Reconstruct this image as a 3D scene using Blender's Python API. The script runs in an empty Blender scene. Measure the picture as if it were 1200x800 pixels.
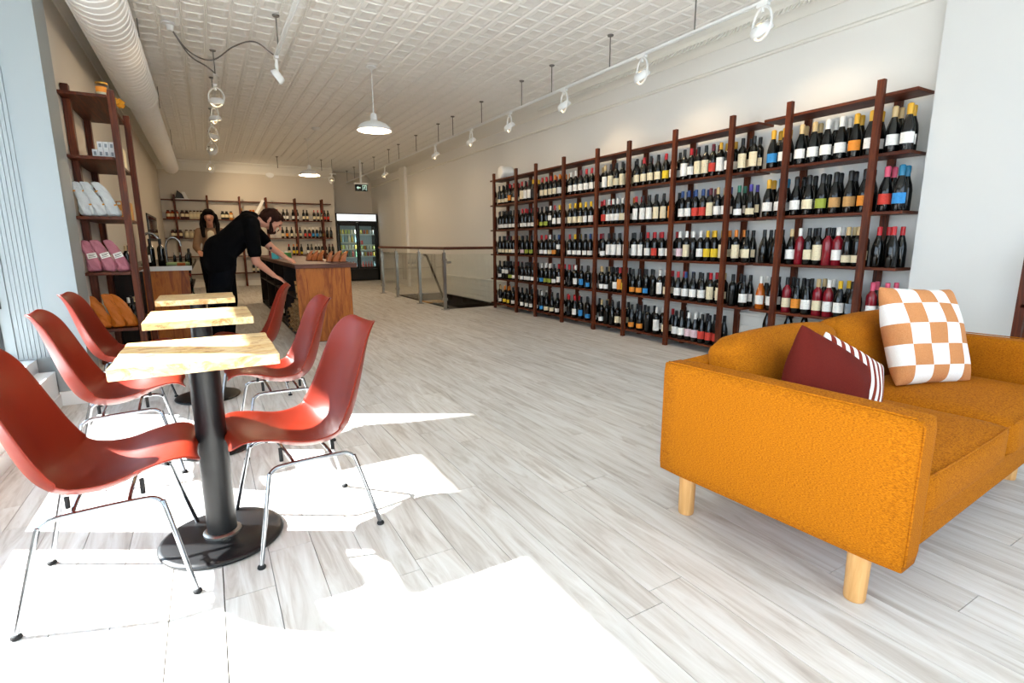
import bpy, bmesh, math, random
from mathutils import Vector, Matrix, Euler
C = bpy.context.scene.collection
S = bpy.context.scene
rnd = random.Random(7)
PI = math.pi

# ---------------------------------------------------------------- camera, sky, sun, exposure
CAM_H = 1.12
YAW, PITCH, ROLL, FPX = 0.52355, 0.18723, -0.0044, 611.9
def setup_view():
    cy, sy, cp, sp = math.cos(YAW), math.sin(YAW), math.cos(PITCH), math.sin(PITCH)
    fwd = Vector((sy*cp, cy*cp, -sp)); right = Vector((cy, -sy, 0)); up = right.cross(fwd)
    cr, sr = math.cos(ROLL), math.sin(ROLL)
    r2 = cr*right + sr*up; u2 = -sr*right + cr*up
    cam = bpy.data.cameras.new('camera'); co = bpy.data.objects.new('camera', cam); C.objects.link(co)
    m = Matrix((r2, u2, -fwd)).transposed().to_4x4(); m.translation = (0, 0, CAM_H)
    co.matrix_world = m
    cam.sensor_fit = 'HORIZONTAL'; cam.sensor_width = 36; cam.lens = 36*FPX/1200
    cam.clip_start = 0.02; cam.clip_end = 200
    S.camera = co
setup_view()
SUN_DIR = Vector((0.787, -0.464, -0.745)).normalized()
sl = bpy.data.lights.new('sun', 'SUN'); sl.energy = 22.0; sl.angle = 0.012; sl.color = (1.0, 1.0, 0.985)
so = bpy.data.objects.new('sun', sl); C.objects.link(so); so.rotation_euler = SUN_DIR.to_track_quat('-Z', 'Y').to_euler()
so.location = (-8, 8, 9)
w = bpy.data.worlds.new('sky'); S.world = w; w.use_nodes = True
nt = w.node_tree; bg = nt.nodes['Background']
tc = nt.nodes.new('ShaderNodeTexCoord'); sx = nt.nodes.new('ShaderNodeSeparateXYZ')
rp = nt.nodes.new('ShaderNodeValToRGB')
nt.links.new(tc.outputs['Generated'], sx.inputs[0]); nt.links.new(sx.outputs['Z'], rp.inputs[0])
rp.color_ramp.elements[0].color = (0.76, 0.88, 1.0, 1); rp.color_ramp.elements[1].color = (0.55, 0.75, 1.0, 1)
nt.links.new(rp.outputs[0], bg.inputs['Color']); bg.inputs['Strength'].default_value = 2.6
def portal(name, loc, rot, sx_, sy_):
    l = bpy.data.lights.new(name, 'AREA'); l.shape = 'RECTANGLE'; l.size = sx_; l.size_y = sy_
    l.cycles.is_portal = True
    o = bpy.data.objects.new(name, l); C.objects.link(o); o.location = loc; o.rotation_euler = rot
portal('window_portal', (-1.35, 1.45, 1.70), (0, -PI/2, 0), 2.8, 6.5)
portal('front_portal', (3.2, -1.99, 1.65), (PI/2, 0, PI), 2.5, 2.7)
portal('added_transom_portal', (.4, -1.99, 2.62), (PI/2, 0, PI), 3.1, .66)  # sampling portal for the unseen transom added behind the camera
S.view_settings.view_transform = 'Standard'; S.view_settings.look = 'None'
S.view_settings.gamma = 1; S.view_settings.use_curve_mapping = False
S.view_settings.exposure = 0.92
try:
    S.cycles.use_denoising = True
    S.cycles.max_bounces = 10; S.cycles.diffuse_bounces = 6; S.cycles.transparent_max_bounces = 12
    S.cycles.sample_clamp_indirect = 8
except Exception: pass

# ---------------------------------------------------------------- materials
MATS = {}
def rgb(h):
    if isinstance(h, str):
        v = [int(h[i:i+2], 16)/255 for i in (0, 2, 4)]
        return tuple((c/12.92 if c <= .04045 else ((c+.055)/1.055)**2.4) for c in v)
    return h
def mat(name, col, rough=.5, metal=0, spec=.5, coat=0, trans=0, emit=None, es=0, ior=1.45):
    if name in MATS: return MATS[name]
    m = bpy.data.materials.new(name); m.use_nodes = True
    b = m.node_tree.nodes['Principled BSDF']
    b.inputs['Base Color'].default_value = (*rgb(col), 1); b.inputs['Roughness'].default_value = rough
    b.inputs['Metallic'].default_value = metal; b.inputs['Specular IOR Level'].default_value = spec
    b.inputs['Coat Weight'].default_value = coat; b.inputs['IOR'].default_value = ior
    if trans: b.inputs['Transmission Weight'].default_value = trans
    if emit: b.inputs['Emission Color'].default_value = (*rgb(emit), 1); b.inputs['Emission Strength'].default_value = es
    MATS[name] = m; return m
def nodes(m): return m.node_tree.nodes, m.node_tree.links, m.node_tree.nodes['Principled BSDF']
def coords(m, scale=(1, 1, 1), kind='Object', rot=(0, 0, 0), shift=False):
    N, L, b = nodes(m)
    t = N.new('ShaderNodeTexCoord'); mp = N.new('ShaderNodeMapping'); mp.inputs['Scale'].default_value = scale; mp.inputs['Rotation'].default_value = rot
    L.new(t.outputs[kind], mp.inputs[0])
    if shift:
        oi = N.new('ShaderNodeObjectInfo'); ml = N.new('ShaderNodeMath'); ml.operation = 'MULTIPLY'; ml.inputs[1].default_value = 37
        L.new(oi.outputs['Random'], ml.inputs[0]); L.new(ml.outputs[0], mp.inputs['Location'])
    return mp.outputs[0]
def ramp(m, fac, stops):
    N, L, b = nodes(m); r = N.new('ShaderNodeValToRGB'); L.new(fac, r.inputs[0])
    e = r.color_ramp.elements
    while len(e) < len(stops): e.new(.5)
    for k, (p, c) in enumerate(stops): e[k].position = p; e[k].color = (*rgb(c), 1)
    return r.outputs[0]
def noise(m, vec, scale=5, detail=4, rough=.55, dist=0):
    N, L, b = nodes(m); n = N.new('ShaderNodeTexNoise'); n.inputs['Scale'].default_value = scale; n.inputs['Detail'].default_value = detail
    n.inputs['Roughness'].default_value = rough; n.inputs['Distortion'].default_value = dist; L.new(vec, n.inputs['Vector']); return n.outputs['Fac']
def bump(m, h, strength=.2, dist=.01):
    N, L, b = nodes(m); n = N.new('ShaderNodeBump'); n.inputs['Strength'].default_value = strength; n.inputs['Distance'].default_value = dist
    L.new(h, n.inputs['Height']); L.new(n.outputs[0], b.inputs['Normal'])
def wood(name, stops, axis='Y', rough=.45, stretch=14, scale=1.0, bmp=.1, shift=True, tint=0, coat=0):
    m = mat(name, (0, 0, 0), rough+.08, coat=coat, spec=.32); N, L, b = nodes(m)
    s = {'X': (1, stretch, stretch), 'Y': (stretch, 1, stretch), 'Z': (stretch, stretch, 1)}[axis]
    v = coords(m, tuple(k*scale for k in s), shift=shift)
    n1 = noise(m, v, 1.6, 6, .62, 1.2)
    col = ramp(m, n1, stops)
    if tint:
        oi = N.new('ShaderNodeObjectInfo'); hs = N.new('ShaderNodeHueSaturation'); mr = N.new('ShaderNodeMapRange')
        mr.inputs['To Min'].default_value = 1-tint; mr.inputs['To Max'].default_value = 1+tint
        L.new(oi.outputs['Random'], mr.inputs[0]); L.new(mr.outputs[0], hs.inputs['Value']); L.new(col, hs.inputs['Color']); col = hs.outputs[0]
    L.new(col, b.inputs['Base Color'])
    if bmp: bump(m, n1, bmp, .004)
    return m
def glassy(name, tint=(1, 1, 1), f=.06, rough=.0):
    # thin clear pane: lets light straight through, reflects a little more at grazing angles
    m = bpy.data.materials.new(name); m.use_nodes = True; N = m.node_tree.nodes; L = m.node_tree.links
    for n in list(N): N.remove(n)
    o = N.new('ShaderNodeOutputMaterial'); mx = N.new('ShaderNodeMixShader'); t = N.new('ShaderNodeBsdfTransparent'); g = N.new('ShaderNodeBsdfGlossy')
    fr = N.new('ShaderNodeLayerWeight'); fr.inputs['Blend'].default_value = f*3
    mm = N.new('ShaderNodeMath'); mm.operation = 'MULTIPLY_ADD'; mm.inputs[1].default_value = .5; mm.inputs[2].default_value = f
    t.inputs[0].default_value = (*tint, 1); g.inputs['Roughness'].default_value = rough
    L.new(fr.outputs['Fresnel'], mm.inputs[0]); L.new(mm.outputs[0], mx.inputs[0]); L.new(t.outputs[0], mx.inputs[1]); L.new(g.outputs[0], mx.inputs[2]); L.new(mx.outputs[0], o.inputs[0])
    MATS[name] = m; return m

M_wall = mat('wall_paint', 'e2e1dc', .75); _v = coords(M_wall, (1, 1, 1)); bump(M_wall, noise(M_wall, _v, 90, 3), .06, .003)
M_wallwarm = mat('wall_paint_warm', 'd0c9bd', .75)
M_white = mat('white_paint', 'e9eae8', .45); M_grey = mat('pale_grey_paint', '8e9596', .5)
M_trim = mat('trim_paint', 'e4e2da', .5)
M_tin = mat('tin_paint', 'f6f5f1', .5); M_pier = mat('pier_paint', 'd2d2cf', .75)
M_duct = mat('duct_paint', 'f2f1ef', .45)
M_floor = wood('ash_plank', [(.2, 'a0968d'), (.38, 'bfb7ae'), (.5, 'd1ccc5'), (.62, 'dbd8d3'), (.85, 'e8e6e2')], 'Y', .36, 11, 1.1, .12, True, .05)
M_gap = mat('plank_gap', '5b534b', .8)
M_rackwood = wood('walnut_red', [(.25, '2b1007'), (.5, '51220e'), (.75, '783816')], 'Y', .4, 16, 1.2, .1)
M_rackpost = wood('walnut_post', [(.25, '2b1108'), (.5, '53230e'), (.75, '793916')], 'Z', .4, 16, 1.2, .1)
M_shelfX = wood('walnut_cross', [(.25, '2b1007'), (.5, '51220e'), (.75, '783816')], 'X', .4, 16, 1.2, .1)
M_counter = wood('walnut_panel', [(.2, '5c2a10'), (.4, '8a4519'), (.55, 'ad6425'), (.75, '7a3a15')], 'Z', .4, 7, 1.6, .06)
M_ctop = wood('walnut_top', [(.25, '3a2118'), (.5, '5a362a'), (.75, '73483a')], 'X', .45, 9, 1.2, .08)
M_darkwood = wood('dark_cabinet', [(.3, '17100c'), (.7, '2b1d14')], 'Z', .5, 9, 1, .05)
M_burl = mat('spalted_maple', (0, 0, 0), .38, coat=.15)
def _burl():
    m = M_burl; N, L, b = nodes(m); v = coords(m, (3, 11, 11), shift=True)
    n = noise(m, v, 1.3, 6, .6, 1.5); c1 = ramp(m, n, [(.25, 'cd9a58'), (.45, 'e0b678'), (.6, 'efd4a4'), (.85, 'c6904f')])
    v2 = coords(m, (5, 6, 6), shift=True); n2 = noise(m, v2, 2.0, 8, .72, 2.2); c2 = ramp(m, n2, [(.50, 'ffffff'), (.57, 'cf9655'), (.68, '875022')])
    mx = N.new('ShaderNodeMix'); mx.data_type = 'RGBA'; mx.blend_type = 'MULTIPLY'; mx.inputs['Factor'].default_value = .6
    L.new(c1, mx.inputs['A']); L.new(c2, mx.inputs['B']); L.new(mx.outputs['Result'], b.inputs['Base Color']); bump(m, n2, .1, .003)
_burl()
M_oak = wood('oak_leg', [(.3, 'c08c52'), (.6, 'd6a56a'), (.8, 'e0b780')], 'Z', .45, 10, 2, .08)
M_shell = mat('red_shell', '741f0d', .38, spec=.25)
M_shellbrown = mat('tan_shell', 'a85a17', .35)
M_chrome = mat('chrome', '8f9296', .1, 1.0)
M_steel = mat('brushed_steel', 'aeaca6', .32, 1.0)
M_black = mat('black_metal', '0f0f10', .38)
_v = coords(M_black, (1, 1, 1)); bump(M_black, noise(M_black, _v, 220, 2), .08, .001)
M_blackplastic = mat('black_plastic', '101010', .45)
M_rubber = mat('rubber', '121212', .7)
M_whitemetal = mat('white_enamel', 'eceeed', .3)
M_bulb = mat('bulb', 'fff2dc', .5, emit='ffdca8', es=3.5)
M_rod = mat('grey_rod', '7d7b76', .5, .6)
M_cable = mat('grey_cable', '6d6a66', .6)
def fabric(name, c1, c2, scale=260, rough=.92, b_=.35):
    m = mat(name, (0, 0, 0), rough, spec=.15); N, L, b = nodes(m)
    v = coords(m, (1, 1, 1)); v2 = coords(m, (1, 1, 3.2))
    n = noise(m, v2, scale, 3, .7); L.new(ramp(m, n, [(.28, c1), (.66, c2)]), b.inputs['Base Color'])
    b.inputs['Sheen Weight'].default_value = .0
    bump(m, n, b_, .002); return m
M_sofa = fabric('mustard_weave', '713a04', 'b96f0d', 150, b_=.3)
M_red_linen = fabric('rust_linen', '521611', '6a221a', 320)
M_tshirt = mat('black_cotton', '08080a', .95, spec=.1)
M_trouser = mat('black_trousers', '0a0b10', .95, spec=.1)
M_skin = mat('skin', 'c98d74', .5)
M_skin2 = mat('skin_tan', 'cc8e70', .5)
M_hairbrown = mat('brown_hair', '2a140c', .75, spec=.15)
M_hairblack = mat('dark_hair', '120a08', .7, spec=.15)
M_cardigan = mat('beige_knit', '8d6d52', .95)
M_inner = mat('cream_top', 'dccaa8', .9)
M_lips = mat('lips', '8e4a3e', .5)
M_eye = mat('eye', '15100e', .3)
M_tattoo = mat('tattoo_ink', '2b2a2c', .7)
M_pane = glassy('window_glass', (.97, .99, 1.0), .03)
M_rail_glass = glassy('railing_glass', (.965, .985, .975), .03)
M_fridge_glass = glassy('fridge_glass', (.93, .98, .97), .03)
M_clear = glassy('clear_glass', (.93, .95, .95), .08)
M_paperbag = mat('kraft_paper', 'a6855b', .85)
M_asphalt = mat('pavement_concrete', '585755', .9)

# ---------------------------------------------------------------- helpers
class MB:
    def __init__(s): s.v = []; s.f = []; s.m = []
    def add(s, vs, fs, mi=0):
        k = len(s.v); s.v += [tuple(v) for v in vs]; s.f += [tuple(i+k for i in f) for f in fs]; s.m += [mi]*len(fs); return s
    def box(s, x0, x1, y0, y1, z0, z1, mi=0):
        return s.add([(x0,y0,z0),(x1,y0,z0),(x1,y1,z0),(x0,y1,z0),(x0,y0,z1),(x1,y0,z1),(x1,y1,z1),(x0,y1,z1)],
                     [(3,2,1,0),(4,5,6,7),(0,1,5,4),(1,2,6,5),(2,3,7,6),(3,0,4,7)], mi)
    def obox(s, c, d, rot=(0,0,0), mi=0):
        R = Euler(rot).to_matrix(); c = Vector(c); a = []
        for z in (-1, 1):
            for x, y in ((-1,-1),(1,-1),(1,1),(-1,1)): a.append(c + R @ Vector((x*d[0]/2, y*d[1]/2, z*d[2]/2)))
        return s.add(a, [(3,2,1,0),(4,5,6,7),(0,1,5,4),(1,2,6,5),(2,3,7,6),(3,0,4,7)], mi)
    def lathe(s, prof, n=16, c=(0,0,0), axis=None, mi=0, a0=0, a1=2*PI, cap=True):
        full = abs(a1-a0-2*PI) < 1e-6; q = Vector((0,0,1)).rotation_difference(Vector(axis).normalized()) if axis else None
        cols = n if full else n+1; vs = []; c = Vector(c)
        for r, z in prof:
            for k in range(cols):
                a = a0+(a1-a0)*k/n; p = Vector((r*math.cos(a), r*math.sin(a), z))
                vs.append(c+(q @ p if q else p))
        fs = []
        for i in range(len(prof)-1):
            for k in range(n):
                k2 = (k+1) % cols; fs.append((i*cols+k, i*cols+k2, (i+1)*cols+k2, (i+1)*cols+k))
        if full and cap:
            if prof[0][0] > 1e-5: fs.append(tuple(reversed(range(cols))))
            if prof[-1][0] > 1e-5: fs.append(tuple((len(prof)-1)*cols+k for k in range(cols)))
        return s.add(vs, fs, mi)
    def cyl(s, p0, p1, r0, r1=None, n=12, mi=0):
        p0 = Vector(p0); p1 = Vector(p1); r1 = r0 if r1 is None else r1
        return s.lathe([(r0, 0), (r1, (p1-p0).length)], n, p0, p1-p0, mi)
    def tube(s, pts, r, n=10, mi=0, closed=False):
        pts = [Vector(p) for p in pts]; vs = []; up = None
        for i, p in enumerate(pts):
            a = pts[max(i-1, 0)]; b = pts[min(i+1, len(pts)-1)]
            if closed: a = pts[i-1]; b = pts[(i+1) % len(pts)]
            t = (b-a).normalized()
            if up is None: up = t.orthogonal().normalized()
            up = (up - t*up.dot(t)).normalized(); sd = t.cross(up)
            rr = r[i] if isinstance(r, (list, tuple)) else r
            for k in range(n):
                an = 2*PI*k/n; vs.append(p + rr*(math.cos(an)*up+math.sin(an)*sd))
        fs = []; m_ = len(pts)
        for i in range(m_ if closed else m_-1):
            for k in range(n): fs.append((i*n+k, i*n+(k+1) % n, ((i+1) % m_)*n+(k+1) % n, ((i+1) % m_)*n+k))
        if not closed: fs += [tuple(reversed(range(n))), tuple((m_-1)*n+k for k in range(n))]
        return s.add(vs, fs, mi)
    def prism(s, poly, axis, a, b, mi=0):
        # poly: list of 2D points in the other two axes (cyclic order x,y,z)
        def p(u, v, w_): return {'X': (w_, u, v), 'Y': (u, w_, v), 'Z': (u, v, w_)}[axis]
        n = len(poly)
        return s.add([p(*q, a) for q in poly]+[p(*q, b) for q in poly],
                     [tuple(range(n)), tuple(reversed(range(n, 2*n)))]+[(i, (i+1) % n, n+(i+1) % n, n+i) for i in range(n)], mi)
    def grid(s, fn, nu, nv, mi=0, cu=False):
        vs = [fn(i/nu, j/nv) for i in range(nu+(0 if cu else 1)) for j in range(nv+1)]
        fs = []
        for i in range(nu):
            i2 = (i+1) % nu if cu else i+1
            for j in range(nv): fs.append((i*(nv+1)+j, i2*(nv+1)+j, i2*(nv+1)+j+1, i*(nv+1)+j+1))
        return s.add(vs, fs, mi)
    def mesh(s, name, mats, smooth=False, origin=(0,0,0), angle=None):
        me = bpy.data.meshes.new(name); o = Vector(origin)
        me.from_pydata([Vector(v)-o for v in s.v], [], s.f)
        for m in (mats if isinstance(mats, (list, tuple)) else [mats]): me.materials.append(m)
        if any(s.m): me.polygons.foreach_set('material_index', s.m)
        bm = bmesh.new(); bm.from_mesh(me); bmesh.ops.recalc_face_normals(bm, faces=bm.faces); bm.to_mesh(me); bm.free()
        if smooth:
            me.polygons.foreach_set('use_smooth', [True]*len(me.polygons))
            if angle is None: angle = .7
            me.set_sharp_from_angle(angle=angle)
        me.update(); return me
ORG = {}
def link(name, me, parent=None, loc=None):
    o = bpy.data.objects.new(name, me); C.objects.link(o)
    if parent: o.parent = parent
    if loc is not None: o.location = loc
    return o
def part(name, b, mats, parent=None, smooth=False, local=False, bevel=0, seg=2, angle=None, label=None, kind=None):
    """link an MB as one object; world coordinates unless local=True"""
    org = (0,0,0)
    if parent is not None and not local: org = ORG.get(parent.name, (0,0,0))
    o = link(name, b.mesh(name, mats, smooth, org, angle), parent)
    if parent is not None and not local: ORG[o.name] = org
    if bevel: bev(o, bevel, seg)
    if label: o['label'] = label
    if kind: o['kind'] = kind
    return o
def bev(o, wd, seg=2):
    m = o.modifiers.new('bevel', 'BEVEL'); m.width = wd; m.segments = seg; m.limit_method = 'ANGLE'; m.angle_limit = .6
    m.harden_normals = False
    return o
def tag(o, label, cat, group=None, kind=None):
    o['label'] = label; o['category'] = cat
    if group: o['group'] = group
    if kind: o['kind'] = kind
    return o
def thing(name, label, cat, loc=(0,0,0), rz=0, group=None):
    o = bpy.data.objects.new(name, None); C.objects.link(o); o.empty_display_size = .05
    o.location = loc; o.rotation_euler = (0,0,rz); ORG[o.name] = tuple(loc)
    return tag(o, label, cat, group)
def copy_tree(o, loc=None, rz=None, label=None):
    c = o.copy(); C.objects.link(c)
    if loc is not None: c.location = loc
    if rz is not None: c.rotation_euler = (0,0,rz)
    if label: c['label'] = label
    for ch in o.children:
        d = ch.copy(); C.objects.link(d); d.parent = c
        for g in ch.children:
            e = g.copy(); C.objects.link(e); e.parent = d
    return c
def struct(name, b, mats, parent=None, **k):
    o = part(name, b, mats, parent, **k)
    if parent is None: o['kind'] = 'structure'
    return o
DG = None
def baked(o):
    """replace an object's mesh by its evaluated (modifier) mesh"""
    dg = bpy.context.evaluated_depsgraph_get(); dg.update()
    me = bpy.data.meshes.new_from_object(o.evaluated_get(dg)); old = o.data
    o.modifiers.clear(); o.data = me; bpy.data.meshes.remove(old); return o
def flesh(name, caps, m, parent, voxel=.008, smooth=6, extra=None):
    """continuous surface grown round tapered limbs: list of (p0, p1, r0, r1)"""
    b = MB()
    for p0, p1, r0, r1 in caps:
        p0 = Vector(p0); p1 = Vector(p1); L_ = (p1-p0).length; prof = []
        if L_ < 1e-4: p1 = p0+Vector((0,0,1e-3)); L_ = 1e-3
        for k in range(5): a = -PI/2+PI/2*k/4; prof.append((r0*math.cos(a), r0*math.sin(a)))
        for k in range(5): a = PI/2*k/4; prof.append((r1*math.cos(a), L_+r1*math.sin(a)))
        prof = [(max(r, 1e-4), z) for r, z in prof]
        b.lathe(prof, 14, p0, p1-p0)
    if extra: extra(b)
    o = part(name, b, m, parent)
    r = o.modifiers.new('r', 'REMESH'); r.mode = 'VOXEL'; r.voxel_size = voxel; r.use_smooth_shade = True
    s_ = o.modifiers.new('s', 'SMOOTH'); s_.iterations = smooth; s_.factor = .5
    baked(o); o.data.polygons.foreach_set('use_smooth', [True]*len(o.data.polygons)); return o
def ell(b, c, r, n=14, mi=0, rot=None):
    prof = [(max(math.cos(a), 1e-3), math.sin(a)) for a in [-PI/2+PI*k/10 for k in range(11)]]
    k0 = len(b.v); b.lathe(prof, n, (0,0,0), None, mi)
    R = Euler(rot).to_matrix() if rot else Matrix.Identity(3); c = Vector(c)
    for i in range(k0, len(b.v)):
        v = b.v[i]; b.v[i] = tuple(c + R @ Vector((v[0]*r[0], v[1]*r[1], v[2]*r[2])))
    return b

# ================================================================ SETTING
XL, XR, ZC, YB, YF = -.85, 4.60, 3.2, 16.0, -1.8
PX, PY = 4.42, 1.86          # pier face and its far edge
HX0, HX1, HY0, HY1 = 3.50, 4.60, 8.28, 11.3    # stair opening
# --- floor: slab with separate planks
b = MB()
b.box(-1.3, HX0, YF, 16.7, -.2, -.012); b.box(HX0, 5.0, YF, HY0, -.2, -.012); b.box(HX0, 5.0, HY1, 16.7, -.2, -.012)
floor = struct('floor', b, M_gap)
PW = .15
far = MB(); npl = 0
col = 0; x = -1.105
def planks(x0, x1, ya, yb, first):
    global npl
    y = ya-first
    while y < yb:
        L_ = rnd.choice((1.2, 1.5, 1.8)); a, e = max(y, ya), min(y+L_, yb); y += L_
        if e-a < .03: continue
        q = MB(); g = .0024 if abs(x1+.055) < .002 else .0011
        if a < 7.4 and e > .2:
            q.box(x0+g, x1-g, a+g, e-g, -.012, 0)
            o = part('plank', q, M_floor, floor); npl += 1
        else: far.box(x0+g, x1-g, a+g, e-g, -.012, 0)
while x < 4.62:
    x1 = x+PW; st = rnd.random()*1.6
    if x1 > 1.7 and x < 4.6 and False: pass
    if x1 <= HX0+.05: planks(x, x1, YF, 16.65, st)
    else:
        planks(x, x1, YF, HY0, st); planks(x, x1, HY1, 16.65, st)
    x = x1; col += 1
fp = part('planks_far', far, M_floor, floor); fp['kind'] = 'stuff'
# --- stair pit
b = MB(); 
b.box(HX0-.04, HX0, HY0, HY1, -2.4, -.012); b.box(HX1, HX1+.05, HY0, HY1, -2.4, 0.0); b.box(HX0-.04, HX1+.05, HY0-.04, HY0, -2.4, -.012)
b.box(HX0-.04, HX1+.05, HY0-.04, HY1, -2.45, -2.4)
pit = struct('wall_stairwell', b, M_darkwood)
for k in range(19):
    y = HY0+.05+k*.15; part('board', MB().box(HX1-.014, HX1-.002, y, y+.14, -2.3, -.02), M_darkwood, pit)
st_ = thing('staircase', 'dark wooden steps going down behind the glass railing', 'staircase', (4.05, HY1, 0))
for k in range(9):
    part('tread', MB().box(HX0+.02, HX1-.03, HY1-.02-.26*(k+1), HY1-.02-.26*k, -.17*(k+1)-.04, -.17*(k+1)), M_oak, st_)
part('stringer', MB().prism([(HY1-.01, -.02), (HY1-.01, -.4), (HY1-2.2, -1.75), (HY1-2.2, -1.42)], 'X', HX0+.002, HX0+.018), M_trim, st_)
# --- walls
b = MB(); b.box(XR, XR+.15, PY-.2, 16.7, -.2, ZC)
wall_r = struct('wall_right', b, M_wall)
b = MB(); b.box(PX, 5.2, YF, PY, -.2, ZC)
struct('wall_pier', b, M_pier)
b = MB(); b.box(XL-.2, 3.34, YB, 16.62, -.2, ZC); b.box(3.19, XR+.15, 16.62, 16.75, -.2, ZC)
struct('wall_back', b, M_wallwarm)
b = MB(); b.box(XL-.15, XL, 5.0, YB+.1, -.2, ZC)
struct('wall_left', b, M_wallwarm)
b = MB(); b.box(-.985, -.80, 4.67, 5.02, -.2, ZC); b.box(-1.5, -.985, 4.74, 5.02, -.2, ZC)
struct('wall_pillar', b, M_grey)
# wainscot boards and cap on the right wall
b = MB()
for k in range(4): b.box(XR-.012, XR, PY, 13.2, .005+k*.10, .098+k*.10)
ws = struct('trim_wainscot', b, M_trim)
part('cap', MB().box(XR-.03, XR, PY, 13.2, .405, .43), M_trim, ws)
struct('trim_pilaster', MB().box(XR-.07, XR, 13.28, 13.68, 0, 3.02), M_trim)
# picture rail and crown on right, crown on left and back
b = MB(); b.prism([(XR, 2.775), (XR-.018, 2.78), (XR-.022, 2.795), (XR-.01, 2.81), (XR, 2.815)], 'Y', PY, 16.6)
struct('trim_picture_rail', b, M_trim)
def crown(name, fn, L0, L1, axis, n=10):
    pf = [(0, 2.99), (.012, 2.99), (.02, 3.01), (.05, 3.06), (.10, 3.13), (.14, 3.165), (.15, 3.18), (.15, 3.2), (0, 3.2)]
    q = MB(); q.prism([fn(u, v) for u, v in pf], axis, L0, L1)
    return struct(name, q, M_trim)
cr_ = crown('trim_crown_right', lambda u, v: (XR-u, v), PY, 16.6, 'Y')
b = MB()
y = PY+.02
while y < 7.0:
    b.obox((XR-.078, y, 3.09), (.012, .022, .15), (0, .72, 0)); y += .045
rb = part('reeding', b, M_trim, cr_); rb['kind'] = 'stuff'
crown('trim_crown_left', lambda u, v: (XL+u, v), 5.0, YB, 'Y')
b = MB(); b.prism([(YB-u, v) for u, v in [(0, 2.94), (.02, 2.94), (.03, 3.0), (.09, 3.13), (.13, 3.17), (.13, 3.2), (0, 3.2)]], 'X', XL, 3.34)
struct('trim_crown_back', b, M_trim)
# baseboards
struct('baseboard_left', MB().box(XL, XL+.015, 5.02, YB, 0, .12), M_trim)
struct('baseboard_back', MB().box(XL, 3.34, YB-.015, YB, 0, .14), M_trim)
struct('baseboard_pillar', MB().box(-.985, -.80, 4.655, 4.67, 0, .10), M_white)
# --- ceiling with pressed tin panels
ceil = struct('ceiling', MB().box(-1.6, 5.2, YF-.2, 16.8, ZC+.012, ZC+.15), M_tin)
def tin_mesh():
    q = MB(); n = 3; c = .6/n
    q.add([(0,0,0),(.6,0,0),(.6,.6,0),(0,.6,0)], [(0,3,2,1)])
    for i in range(n):
        for j in range(n):
            x0, y0 = i*c, j*c
            for dx in (.006, .019):    # twin beads running down the room
                q.add([(x0+dx-.006, y0, 0), (x0+dx, y0, -.007), (x0+dx+.006, y0, 0), (x0+dx-.006, y0+c, 0), (x0+dx, y0+c, -.007), (x0+dx+.006, y0+c, 0)], [(0,1,4,3),(1,2,5,4)])
            X0, X1, Y0, Y1 = x0+.026, x0+c, y0+.024, y0+c-.014; ex, ey, dz = .030, .011, -.009
            q.add([(X0,Y0,0),(X1,Y0,0),(X1,Y1,0),(X0,Y1,0),(X0+ex,Y0+ey,dz),(X1-ex,Y0+ey,dz),(X1-ex,Y1-ey,dz),(X0+ex,Y1-ey,dz),
                   (X0+.05,Y0+.035,-.004),(X1-.05,Y0+.035,-.004),(X1-.05,Y1-.035,-.004),(X0+.05,Y1-.035,-.004)],
                  [(0,1,5,4),(1,2,6,5),(2,3,7,6),(3,0,4,7),(4,5,9,8),(5,6,10,9),(6,7,11,10),(7,4,8,11),(8,9,10,11)])
    return q.mesh('tin_panel', M_tin)
tm = tin_mesh()
yy = YF
while yy < 16.6:
    xx = -1.2
    while xx < 4.6:
        if yy < 14: link('tin_panel', tm, ceil, (xx, yy, ZC+.011))
        xx += .6
    yy += .6
b = MB(); b.add([(-1.2, yy0, ZC+.011) for yy0 in ()], [])
q = MB(); xx = -1.2
while xx < 4.6:
    y0 = 13.8+.6
    while y0 < 16.6:
        for i in range(3):
            for j in range(3): q.box(xx+i*.2+.01, xx+i*.2+.199, y0+j*.2+.02, y0+j*.2+.19, ZC+.004, ZC+.012)
        y0 += .6
    xx += .6
o = part('tin_pattern_far', q, M_tin, ceil); o['kind'] = 'stuff'
# --- street window bay on the left
WX = -1.28
b = MB(); b.box(-1.45, WX+.03, YF, 4.74, -.2, .34); b.box(-1.45, -1.09, YF, 4.72, -.2, .335)
struct('wall_window_base', b, M_white)
lb = struct('trim_window_ledge', MB().box(-1.09, -.99, YF, 4.67, 0, .25), M_white, bevel=.004)
part('baseboard', MB().box(-.99, -.978, YF, 4.655, 0, .085), M_white, lb)
b = MB(); b.box(-1.31, WX+.03, YF, 4.74, 3.03, ZC+.01)
struct('wall_window_head', b, M_white)
wf = MB()
win = struct('window_1', MB().box(WX-.005, WX, -1.7, 2.80, .34, 3.03), M_pane)
win2 = struct('window_2', MB().box(WX-.005, WX, 2.925, 4.70, .34, 3.03), M_pane)
for y0, y1, top in ((2.80, 2.925, 3.03), (.0, .08, 3.03)):
    part('mullion', MB().box(WX-.015, WX+.03, y0, y1, .34, top), M_white, win)
part('jamb_seal', MB().box(WX+.01, WX+.045, 4.69, 4.74, .335, 3.03), M_blackplastic, win2)
# unseen canopy added outside, shaped to end the sun patches on the floor
aw = tag(part('added_canopy', MB().prism([(-1.31, 3.16), (-1.31, 3.20), (-2.08, 2.84), (-2.08, 2.80)], 'Y', YF-.3, 4.86), mat('added_canopy_canvas', 'cfccc4', .9)), 'unseen pale canopy added outside the street window to cut the sun', 'added_canopy')
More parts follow.
